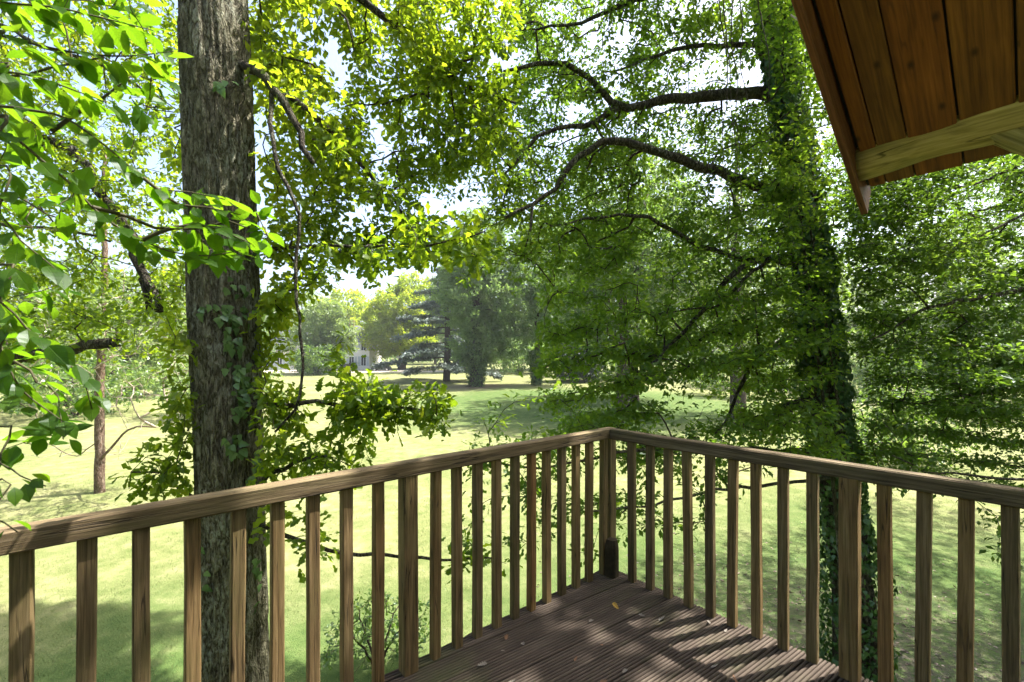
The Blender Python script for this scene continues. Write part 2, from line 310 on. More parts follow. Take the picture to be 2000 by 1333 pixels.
class Tree:
    def __init__(s, base, step=.22, seed=0, sag=.06):
        s.base = np.asarray(base, float); s.pos = []; s.par = []; s.fix = []; s.step = step; s.limbs = []; s.r = np.random.default_rng(seed); s.sag = sag; s.sprigs = []
    def limb(s, pts, r0, r1, name='branch', jit=.012, step=None, attach=True):
        st = step or s.step; c = catmull(pts, st); n = len(c)
        if jit and n > 3: 
            j = s.r.normal(0, jit, (n, 3)); j[0] = 0; c = c + j
        par = -1
        if s.pos and attach:
            A = np.array(s.pos); par = int(np.argmin(((A - c[0]) ** 2).sum(1)))
        rad = np.linspace(r0, r1, n) if not isinstance(r0, (list, np.ndarray)) else np.interp(np.linspace(0, 1, n), np.linspace(0, 1, len(r0)), r0)
        for i in range(n):
            s.pos.append(c[i]); s.par.append(par); s.fix.append(rad[i]); par = len(s.pos) - 1
        s.limbs.append((name, c, rad)); return s
    def grow(s, pts, maxd=99):
        if len(pts) == 0: return s
        cap = len(s.pos) + len(pts) * 30; A = np.zeros((cap, 3)); n = len(s.pos); A[:n] = s.pos
        d0 = np.array([((A[:n] - p) ** 2).sum(1).min() for p in pts]); 
        for p in pts[np.argsort(d0)]:
            dd = ((A[:n] - p) ** 2).sum(1); j = int(np.argmin(dd)); d = math.sqrt(dd[j])
            if d > maxd: continue
            m = max(1, min(14, int(math.ceil(d / s.step)))); t = (np.arange(1, m + 1) / m)[:, None]; q = A[j]
            c = q + (p - q) * t; c[:, 2] += (s.sag * d * np.sin(np.pi * t[:, 0])) 
            if m > 1: c[:-1] += s.r.normal(0, .07 * d / m ** .5, (m - 1, 3))
            par = j
            for x in c:
                if n >= cap: break
                A[n] = x; s.pos.append(x); s.par.append(par); s.fix.append(0.0); par = n; n += 1
            s.sprigs.append(n - 1)
        return s
    def finish(s, thing, tip=.0025, power=.45, twig_mat=None, limb_mat=None, limb_sides=9, twig_sides=3, rough=.12, twig_name='twigs', rmax=.06):
        n = len(s.pos); pos = np.array(s.pos); par = np.array(s.par); fix = np.array(s.fix); kids = np.zeros(n)
        isn = np.zeros(n, bool); isn[s.sprigs] = True; cnt = isn.astype(float)
        for i in range(n - 1, -1, -1):
            if par[i] >= 0: cnt[par[i]] += cnt[i]
        rad = np.where(fix > 0, fix, np.minimum(rmax, tip * np.maximum(cnt, 1) ** power)); rad = np.maximum(rad, tip)
        s.rad = rad
        for nm, c, r in s.limbs:
            link(nm, tubes([(c - s.base, r)], max(limb_sides, 8 if r[0] > .05 else 6), nm, rough), limb_mat, thing)
        best = {}; 
        for i in range(n):
            if fix[i] > 0 or par[i] < 0: continue
            p = par[i]
            if fix[p] > 0: continue
            if p not in best or cnt[i] > cnt[best[p]]: best[p] = i
        chains = []
        for i in range(n):
            if fix[i] > 0: continue
            p = par[i]
            if fix[p] == 0 and best.get(p) == i: continue
            ch = [p, i]; k = i
            while k in best: k = best[k]; ch.append(k)
            r = rad[ch].copy(); r[0] = min(r[0], r[1] * 1.25); chains.append((pos[ch] - s.base, r))
        if chains: link(twig_name, tubes(chains, twig_sides, twig_name), twig_mat, thing, kind='stuff')
        return s
    def leaves(s, per=9, spread=.12, size=(.07, .11), up=.75, droop=.15, seed=0, flat=0.0):
        r = np.random.default_rng(500 + seed); idx = np.array(s.sprigs); pos = np.array(s.pos); par = np.array(s.par)
        t = nrm(pos[idx] - pos[par[idx]] + 1e-6); N = len(idx) * per; I = np.repeat(np.arange(len(idx)), per)
        u = r.uniform(-1.0, .25, N) * spread * 1.6; c = pos[idx][I] + t[I] * u[:, None]
        rd = r.normal(size=(N, 3)); rd[:, 2] *= (1 - flat); rd = nrm(rd - (rd * t[I]).sum(1, keepdims=True) * t[I] * .6)
        c = c + rd * (r.uniform(0, .55, N) * spread)[:, None]
        d = nrm(t[I] * .5 + rd + np.array([0, 0, -droop])); nor = nrm(np.array([0, 0, up]) + r.normal(0, .45 * (1 - .5 * flat), (N, 3)))
        sz = r.uniform(size[0], size[1], N) * (.75 + .5 * r.random(N)); clump = vnoise(pos[idx] * .9, 5)[I]
        rnd = np.clip(.5 * r.random(N) + .6 * clump - .05, 0, 1); return c, d, nor, sz, rnd

def crown(thing, tree, L, kind, mat, name='crown', seed=0, near=None, near_kind=None, near_n=0):
    """All leaves of a tree as its crown; the near_n nearest in view become single leaf parts."""
    c, d, nor, sz, rnd = L; keep = np.ones(len(c), bool)
    if near_n:
        Y = np.maximum(c[:, 1], .1); px = 1000 + c[:, 0] / Y * F; py = HZ - (c[:, 2] - CAMZ) / Y * F
        ok = (c[:, 1] > .5) & (px > 5) & (px < 1995) & (py > 5) & (py < 1328); sc_ = np.where(ok, sz / Y, 0); top = np.argsort(-sc_)[:near_n]; keep[top] = False
        single_leaves(thing, c[top] - tree.base, d[top], nor[top], sz[top], near_kind, mat)
    Y = np.maximum(c[:, 1], .1); px = 1000 + c[:, 0] / Y * F; py = HZ - (c[:, 2] - CAMZ) / Y * F
    out = keep & ((py < -90) | (px < -220) | (px > 2220) | (c[:, 1] < .3)); dist = np.linalg.norm(c - np.array([0, 0, CAMZ]), axis=1)   # leaves out of view: coarser, enlarged to deepen the shade they cast
    a = keep & ~out & (dist < near[0]) if near is not None else np.zeros(len(c), bool); b = keep & ~out & ~a; sz = np.where(out, sz * 1.75, sz); Vs, Qs, Ts, Rs, o = [], [], [], [], 0
    for m, kd in ((a, near[1] if near else kind), (b, kind), (out, 'far')):
        if not m.any(): continue
        V, Q, T, k = leaf_arrays(c[m], d[m], nor[m], sz[m], kd, seed=seed + len(Vs)); Vs.append(V); Qs.append(Q + o); Ts.append(T + o); Rs.append(np.repeat(rnd[m], k)); o += len(V)
    me = mesh_np(name, np.vstack(Vs) - tree.base, [np.vstack(Qs), np.vstack(Ts)], np.concatenate(Rs))
    return link(name, me, mat, thing, kind='stuff')
def single_leaves(thing, pos, d, nor, size, kind, mat, variants=6):
    V0, Q, T = LEAF[kind]; mes = []
    for v in range(variants):
        q = V0.copy(); r = np.random.default_rng(v + 40); q[:, 2] += r.normal(0, .13) * q[:, 1] ** 2 + r.normal(0, .2) * q[:, 0] * q[:, 1]; q[:, 0] += r.normal(0, .06) * q[:, 1] ** 2
        me = mesh_np('leaf', q, [Q, T], np.full(len(q), (v + .5) / variants)); me.materials.append(mat); mes.append(me)
    d = nrm(d); nor = nrm(nor - (nor * d).sum(1, keepdims=True) * d); X = np.cross(d, nor)
    for i in range(len(pos)):
        m = Matrix(((X[i, 0], d[i, 0], nor[i, 0], 0), (X[i, 1], d[i, 1], nor[i, 1], 0), (X[i, 2], d[i, 2], nor[i, 2], 0), (0, 0, 0, 1)))
        o = bpy.data.objects.new('leaf', mes[i % variants]); COL.objects.link(o); o.parent = thing
        o.matrix_basis = Matrix.Translation(Vector(pos[i])) @ m @ Matrix.Scale(float(size[i]), 4)

# ------------------------------------------------------------------ ground
def build_ground():
    s = NT('lawn_grass'); v = s.coords('Object')
    n1 = s.noise(v, .25, 4, .6); n2 = s.noise(v, 2.2, 5, .65); n3 = s.noise(v, 38, 3, .7); n4 = s.noise(v, 9, 4, .7)
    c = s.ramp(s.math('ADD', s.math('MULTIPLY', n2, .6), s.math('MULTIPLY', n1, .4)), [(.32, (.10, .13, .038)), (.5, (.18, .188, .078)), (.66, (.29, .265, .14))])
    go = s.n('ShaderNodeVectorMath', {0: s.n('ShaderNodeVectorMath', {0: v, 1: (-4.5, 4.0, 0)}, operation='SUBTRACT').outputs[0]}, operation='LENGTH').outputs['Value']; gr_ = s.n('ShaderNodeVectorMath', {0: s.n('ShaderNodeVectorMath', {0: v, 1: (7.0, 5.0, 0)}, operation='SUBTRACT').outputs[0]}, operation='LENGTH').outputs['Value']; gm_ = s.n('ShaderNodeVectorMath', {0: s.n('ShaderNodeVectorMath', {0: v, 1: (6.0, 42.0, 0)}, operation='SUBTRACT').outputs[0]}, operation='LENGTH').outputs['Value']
    wob = s.math('MULTIPLY', s.math('SUBTRACT', n1, .5), 6.0); lush_shade = s.math('MAXIMUM', s.mapr(s.math('ADD', go, wob), 3.5, 7.5, 1, 0), s.math('MAXIMUM', s.mapr(s.math('ADD', gr_, wob), 6.0, 12.0, 1, 0), s.mapr(s.math('ADD', gm_, wob), 12.0, 20.0, 1, 0)))
    c = s.mix(s.math('MULTIPLY', lush_shade, .9), c, s.ramp(n2, [(.3, (.045, .085, .022)), (.55, (.08, .125, .035)), (.75, (.13, .155, .06))]))  # lusher, darker grass under trees, their shade mixed into the colour
    c = s.mix(s.mapr(n3, .3, .72, 0, .65), c, s.mix(1.0, c, (.45, .55, .4), 'MULTIPLY'))
    g = s.n('ShaderNodeVectorMath', {0: v, 1: (5.6, 6.2, 0)}, operation='SUBTRACT').outputs[0]
    dist = s.n('ShaderNodeVectorMath', {0: g}, operation='LENGTH').outputs['Value']
    soil = s.math('MULTIPLY', s.mapr(dist, 1.5, 5.5, .85, 0), s.mapr(n4, .38, .6, 0, 1), True)
    c = s.mix(soil, c, s.mix(n3, (.045, .036, .028), (.15, .12, .095)))
    g2 = s.n('ShaderNodeVectorMath', {0: v, 1: (-4.6, 60, 0)}, operation='SUBTRACT').outputs[0]
    d2 = s.n('ShaderNodeVectorMath', {0: g2}, operation='LENGTH').outputs['Value']
    c = s.mix(s.math('MULTIPLY', s.mapr(d2, 2.0, 6.0, 1, 0), s.mapr(n2, .3, .6, .3, 1), True), c, (.13, .095, .07))
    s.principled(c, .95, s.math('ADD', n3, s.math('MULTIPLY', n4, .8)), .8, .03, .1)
    ys = np.concatenate([np.linspace(-40, 30, 60), np.linspace(32, 160, 50), np.array([200, 300, 600, 1400.])]); xs = np.concatenate([[-1400, -600, -300], np.linspace(-160, 160, 100), [300, 600, 1400]])
    X, Y = np.meshgrid(xs, ys); Z = gz(Y) + (fbm(np.stack([X * .12, Y * .12, X * 0], -1), 4, 2) - .5) * .25 * np.clip((np.hypot(X, Y) - 6) / 10, 0, 1) * np.clip((78 - Y) / 18, 0, 1)
    V = np.stack([X, Y, Z], -1).reshape(-1, 3); nx = len(xs); i = (np.arange(len(ys) - 1)[:, None] * nx + np.arange(nx - 1)).ravel()
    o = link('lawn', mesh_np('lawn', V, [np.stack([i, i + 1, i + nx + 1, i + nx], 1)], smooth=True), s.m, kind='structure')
    # short blades where the lawn is near enough to see them
    r = np.random.default_rng(3); n = 110000; Yb = r.uniform(4.5, 20, n) ** 1.0; Xb = r.uniform(-1.25, 1.25, n) * Yb
    k = fbm(np.stack([Xb * .8, Yb * .8, Xb * 0], 1), 9, 2) > .38; far = np.hypot(Xb - 5.6, Yb - 6.2); k &= r.random(n) < np.clip((far - 2) / 4, .12, 1); Xb, Yb = Xb[k], Yb[k]; n = len(Xb)
    pos = np.stack([Xb, Yb, gz(Yb) + (fbm(np.stack([Xb * .12, Yb * .12, Xb * 0], -1), 4, 2) - .5) * .25 * np.clip((np.hypot(Xb, Yb) - 6) / 10, 0, 1) - .005], 1)
    d = nrm(np.stack([r.normal(0, .6, n), r.normal(0, .6, n), np.ones(n)], 1)); nor = nrm(np.stack([r.normal(0, 1, n), r.normal(0, 1, n), r.normal(.4, .3, n)], 1))
    V0, Q, T = (np.array([(-.05, 0, 0), (.05, 0, 0), (.03, 1, .15), (-.03, 1, .15)], float), np.array([[0, 1, 2, 3]]), np.zeros((0, 3), int)); LEAF['blade'] = (V0, Q, T)
    M['grass'] = leaf_mat('grass_blade', [(.08, .12, .03), (.13, .16, .05), (.21, .2, .09)], [(.12, .18, .03), (.16, .2, .05), (.22, .23, .07)], .35, .03)
    link('grass', leaf_mesh('grass', pos, d, nor, r.uniform(.025, .06, n), 'blade', r.random(n), np.zeros(3)), M['grass'], kind='stuff')
    tag(bpy.data.objects['grass'], 'short grass blades growing over the lawn below the deck', 'grass')
build_ground()

# ------------------------------------------------------------------ deck and railing
AL, AR = math.radians(49.3), math.radians(40.5); C0 = np.array([.68, 3.17])
DL = np.array([-math.sin(AL), -math.cos(AL)]); DR = np.array([math.sin(AR), -math.cos(AR)])
NL = np.array([-DL[1], DL[0]]) ; NL = NL if NL @ np.array([-1, 1]) > 0 else -NL       # outward of the left railing
NR = np.array([-DR[1], DR[0]]); NR = NR if NR @ np.array([1, 1]) > 0 else -NR

def timber_mesh(name, w, d, L, seg=4, ch=.004, jit=.0012, seed=0, taper=None):
    """A sawn timber along local Z with softened edges and slightly uneven faces."""
    r = np.random.default_rng(seed); hw, hd = w / 2, d / 2
    prof = np.array([(-hw + ch, -hd), (hw - ch, -hd), (hw, -hd + ch), (hw, hd - ch), (hw - ch, hd), (-hw + ch, hd), (-hw, hd - ch), (-hw, -hd + ch)])
    zs = np.linspace(0, L, seg + 1); V = np.zeros((seg + 1, 8, 3)); bend = np.cumsum(r.normal(0, jit, (seg + 1, 2)), 0); bend -= bend[0]
    V[..., :2] = prof[None] + r.normal(0, jit * .5, (seg + 1, 8, 2)) + bend[:, None] * .6; V[..., 2] = zs[:, None]
    k = np.arange(8); k2 = (k + 1) % 8; i = np.arange(seg)[:, None] * 8
    Q = np.stack([i + k, i + k2, i + 8 + k2, i + 8 + k], -1).reshape(-1, 4)
    return mesh_np(name, V, [Q, np.array([k[::-1], k + seg * 8])])
def along(o, a, b, roll=0.0):
    a, b = Vector(a), Vector(b); o.location = a; o.rotation_mode = 'QUATERNION'
    z = (b - a).normalized(); up = Vector((0, 0, 1)) if abs(z.z) < .95 else Vector((0, 1, 0)); x = up.cross(z).normalized(); y = z.cross(x)
    o.rotation_quaternion = Matrix((x, y, z)).transposed().to_quaternion() @ Quaternion((0, 0, 1), roll); return o

def build_deck():
    root = empty('timber_deck', (0, 0, 0)); tag(root, 'brown grooved timber deck floor in the railing corner, dappled with sunlight', 'deck')
    s = NT('decking'); v = s.coords('Object', (1, 1, 1), True)
    n = s.noise(v, 3.0, 5, .65); n2 = s.noise(s.coords('Object', (2, 60, 60), True), 1.0, 4, .6)
    c = s.ramp(s.math('ADD', s.math('MULTIPLY', n, .5), s.math('MULTIPLY', n2, .5)), [(.3, (.031, .022, .0155)), (.5, (.060, .044, .032)), (.7, (.122, .096, .072))])
    gm = s.noise(s.n('ShaderNodeTexCoord').outputs['Object'], 1.6, 4, .6); c = s.mix(s.mapr(gm, .56, .72, 0, .55), c, (.06, .072, .022))
    s.principled(c, .8, n2, .4, .003, .3)
    az = math.radians(55.3); bd = np.array([math.sin(az), math.cos(az)]); bn = np.array([math.cos(az), -math.sin(az)])
    pitch, W = .0178, 8; bw = pitch * W + .005
    eL, eR = C0 + NL * .045, C0 + NR * .05
    for b in range(-3, 30):
        off0 = (C0 @ bn) - .12 + b * bw; prof = []
        for k in range(W):
            for t, z in ((0, -.013), (.16, -.013), (.22, -.004), (.38, -.0006), (.58, 0), (.78, -.0006), (.94, -.004)): prof.append((k * pitch + t * pitch, z))
        prof.append((W * pitch, -.013)); prof = [(prof[0][0], -.028)] + prof + [(prof[-1][0], -.028)]
        V = []
        for y, z in prof:
            p = bn * (off0 + y)                    # line p + s*bd, clipped by the two railing edges and by the cabin side
            sR = ((eR - p) @ NR) / (bd @ NR); hi = sR; lo = -3.0
            den = bd @ NL; sL = ((eL - p) @ NL) / den
            if den > 0: hi = min(hi, sL)
            else: lo = max(lo, sL)
            hi += random.gauss(0, .0006)
            if hi > lo + .01: V += [(*(p + bd * lo), z), (*(p + bd * hi), z)]
        if len(V) < 12: continue
        V = np.array(V)
        jz = random.gauss(0, .0008); m = len(V) // 2; i = np.arange(m - 1) * 2
        faces = [np.stack([i, i + 2, i + 3, i + 1], 1), np.array([list(range(0, 2 * m, 2))[::-1]]), np.array([list(range(1, 2 * m, 2))])]
        a = Vector((*(bn * off0), 0)); R = Matrix(((bd[0], bn[0], 0), (bd[1], bn[1], 0), (0, 0, -1))).transposed()
        ca, sa = bd; X = V[:, :2] - bn * off0; Vl = np.stack([X @ bd, X @ -bn, V[:, 2]], 1)
        o = link('deck_board', mesh_np('deck_board', Vl, [f[:, ::-1] for f in faces]), s.m, root); o.location = (*(bn * off0), DECK + jz); o.rotation_euler = (0, 0, math.atan2(bd[1], bd[0]))
    for e0, dd, nn, L in ((C0 + NL * -.005, DL, NL, 4.2), (C0 + NR * .0, DR, NR, 4.2)):
        a = e0 + nn * .012; b = a + dd * L
        o = link('rim_joist', timber_mesh('rim_joist', .04, .15, L, 6, .003), M['rail'], root); along(o, (*a, DECK - .115), (*b, DECK - .115))
    for q in (C0 - (NL + NR) * .12, C0 + DL * 2.9 - NL * .12, C0 + DR * 2.9 - NR * .12):
        o = link('support_post', timber_mesh('support_post', .14, .14, DECK - .03, 6, .006), M['rail'], root); along(o, (*q, -.02), (*q, DECK - .04))
build_deck()

TL = [.062, .216, .345, .482, .615, .748, .877, 1.010, 1.144, 1.272, 1.404, 1.705, 1.846, 1.987, 2.125, 2.261, 2.400, 2.540, 2.675, 2.816, 2.955, 3.095]
TR = [.195, .331, .459, .594, .729, .851, .981, 1.110, 1.240, 1.523, 1.647, 1.771, 1.898, 2.03, 2.16, 2.29]
def build_railing():
    root = empty('wooden_railing', (*C0, DECK)); tag(root, 'weathered brown wooden railing with square balusters meeting at the deck corner', 'railing')
    rot = {0: math.atan2(DL[1], DL[0]), 1: math.atan2(DR[1], DR[0])}
    bal = [timber_mesh('baluster', .047, .042, .935, 4, .004, .0016, 60 + k) for k in range(7)]
    for m in bal: m.materials.append(M['baluster'])
    for side, (T, D) in enumerate(((TL, DL), (TR, DR))):
        for k, t in enumerate(T):
            o = link('baluster', bal[(k * 3 + side) % 7], None, root); p = D * t; o.location = (p[0], p[1], -.001); o.rotation_euler = (random.gauss(0, .003), random.gauss(0, .003), rot[side] + random.gauss(0, .05) + math.pi * (k % 2))
    for D, sd, ts in ((DL, 0, (1.551, 3.22)), (DR, 1, (1.392, 2.42))):
        for t in ts:
            p = D * t; o = link('post', timber_mesh('post', .074, .07, .936, 5, .005, .001, int(t * 100)), M['baluster'], root); o.location = (p[0], p[1], 0); o.rotation_euler = (0, 0, rot[sd])
    p = -(NL + NR) * .0; o = link('post', timber_mesh('post', .07, .07, .936, 5, .005, .001, 5), M['baluster'], root); o.location = (.012, .03, 0); o.rotation_euler = (0, 0, rot[0])
    # the short stump of an older post in the corner
    st = timber_mesh('post_stub', .08, .08, .25, 5, .016, .002, 9); co = np.zeros(len(st.vertices) * 3); st.vertices.foreach_get('co', co); co = co.reshape(-1, 3); tp = co[:, 2] > .24; co[tp, :2] *= .75; st.vertices.foreach_set('co', co.ravel())
    o = link('post_stub', st, plain('wet_stump', (.035, .026, .014), .85, .2, .4, 30), root); q = DL * .045 + DR * .06; o.location = (q[0], q[1], 0); o.rotation_euler = (0, 0, rot[0] + .15); o['label'] = 'short dark stump in the corner of the railing'
    for D, N, L, x0, sd in ((DL, NL, 3.4, -.035, 1), (DR, NR, 2.6, .0355, 2)):
        me = timber_mesh('handrail', .068, .07, L, 14, .006, .0012, 21 + sd)
        o = link('handrail', me, M['rail'], root); a = D * x0; b = D * (x0 + L); along(o, (*a, .968), (*b, .968))
build_railing()

# ------------------------------------------------------------------ cabin roof overhang
def build_roof():
    th = math.radians(30.0); E = P(1690, 392, 2.2)
    hd = np.array([math.sin(AL), math.cos(AL), 0]); dn = hd * math.cos(th) + np.array([0, 0, -math.sin(th)]); ax = np.array([DR[0], DR[1], 0]); nu = np.cross(ax, dn); nu = nu if nu[2] > 0 else -nu
    root = empty('cabin_roof', E); tag(root, 'underside of the cabin roof overhang with stained orange-brown boards and a peeled log beam', 'roof')
    r = np.random.default_rng(5)
    def R3(x, y, z): return Matrix((Vector(x), Vector(y), Vector(z))).transposed().to_4x4()
    # bargeboard stands on edge along the rake
    o = link('bargeboard', timber_mesh('bargeboard', .028, .15, 4.2, 8, .003, .001, 2), M['barge'], root)
    o.matrix_basis = Matrix.Translation(Vector(nu * .045 + dn * .06 - ax * .012)) @ R3(ax, nu, -dn)
    x = .016; wid = [.062, .104] + [.158] * 24
    for k, wd in enumerate(wid):
        gap = .004 if k < 2 else .007
        me = timber_mesh('soffit_board', wd - gap, .02, 4.0, 6, .003, .0008, 30 + k); o = link('soffit_board', me, M['soffit'], root)
        o.matrix_basis = Matrix.Translation(Vector(ax * (x + wd / 2) + nu * (.065 + (.004 if k % 2 else 0)) - dn * (.03 + r.normal(0, .002)))) @ R3(ax, nu, -dn); x += wd
    # shingled covering above, seen only as a closed dark skin
    sh = plain('roof_felt', (.05, .047, .045), .9, .1, .3)
    me = timber_mesh('roof_covering', x + .05, .03, 4.05, 6, .004); o = link('roof_covering', me, sh, root); o.matrix_basis = Matrix.Translation(Vector(ax * (x / 2 - .02) + nu * .098 - dn * .01)) @ R3(ax, nu, -dn)
    # log beam carrying the boards, crooked, peeled, with a hewn end
    c0 = P(1678, 318, 2.13) - E; n = 60; t = np.linspace(0, 1, n); L = 3.4
    c = c0 + ax * (t * L)[:, None] + np.array([0, 0, 1]) * (.045 * np.clip(t / .16, 0, 1) + .006 * np.sin(t * 23))[:, None]
    rad = .080 + .024 * np.clip(t / .16, 0, 1) - .012 * np.exp(-((t - .075) / .03) ** 2) + .004 * np.sin(t * 17 + 1); a = np.arange(20) * 2 * math.pi / 20
    hu = np.cross(ax, [0, 0, 1.]); V = []
    for i in range(n):
        ring = [c[i] + rad[i] * (math.cos(q) * hu + math.sin(q) * np.array([0, 0, 1]) * 1.05) * (1 + .10 * (fbm(np.array([[math.cos(q) * 1.2, math.sin(q) * 1.2, t[i] * 7]]), 8, 2)[0] - .5)) for q in a]; V += ring
    V = np.array(V); k = np.arange(20); k2 = (k + 1) % 20; i = np.arange(n - 1)[:, None] * 20
    Q = np.stack([i + k, i + k2, i + 20 + k2, i + 20 + k], -1).reshape(-1, 4)
    zl = np.stack([(V - c0) @ hu, V[:, 2] - c0[2], (V - c0) @ ax], 1); Mx = R3(hu, (0, 0, 1), ax)
    me = mesh_np('log_beam', zl, [Q, np.array([k[::-1], k + (n - 1) * 20])], smooth=False); 
    me.polygons.foreach_set('use_smooth', np.concatenate([np.ones(len(Q), bool), np.zeros(2, bool)])); o = link('log_beam', me, M['log'], root); o.matrix_basis = Matrix.Translation(Vector(c0)) @ Mx
    # squared brace from the beam down to a post outside the picture
    b0 = P(1935, 262, 1.50) - E; b1 = c0 + ax * 1.06 + np.array([0, 0, -.58])
    bt = c0 + ax * .44 + np.array([0, 0, .0])
    o = link('brace', timber_mesh('brace', .10, .095, float(np.linalg.norm(b1 - bt)), 5, .008, .002, 3), M['log'], root); along(o, bt, b1)
    pz = c0 + ax * 1.14; o = link('post', timber_mesh('post', .13, .13, float(pz[2] + E[2] - DECK - .09), 5, .01), M['log'], root); along(o, (pz[0], pz[1], DECK - E[2]), (pz[0], pz[1], pz[2] - .09))
    # dry stalk caught under the edge
    pts = [P(1545, 30, 1.95), P(1565, 45, 1.9), P(1590, 75, 1.88), P(1612, 110, 1.86), P(1618, 140, 1.86), P(1608, 145, 1.86)]
    d = tag(link('dry_stalk', tubes([(catmull(pts, .03), np.linspace(.0035, .0018, len(catmull(pts, .03))))], 5, 'dry_stalk'), M['twig_pale']), 'thin pale dry stalk caught under the edge of the roof', 'stalk')
build_roof()

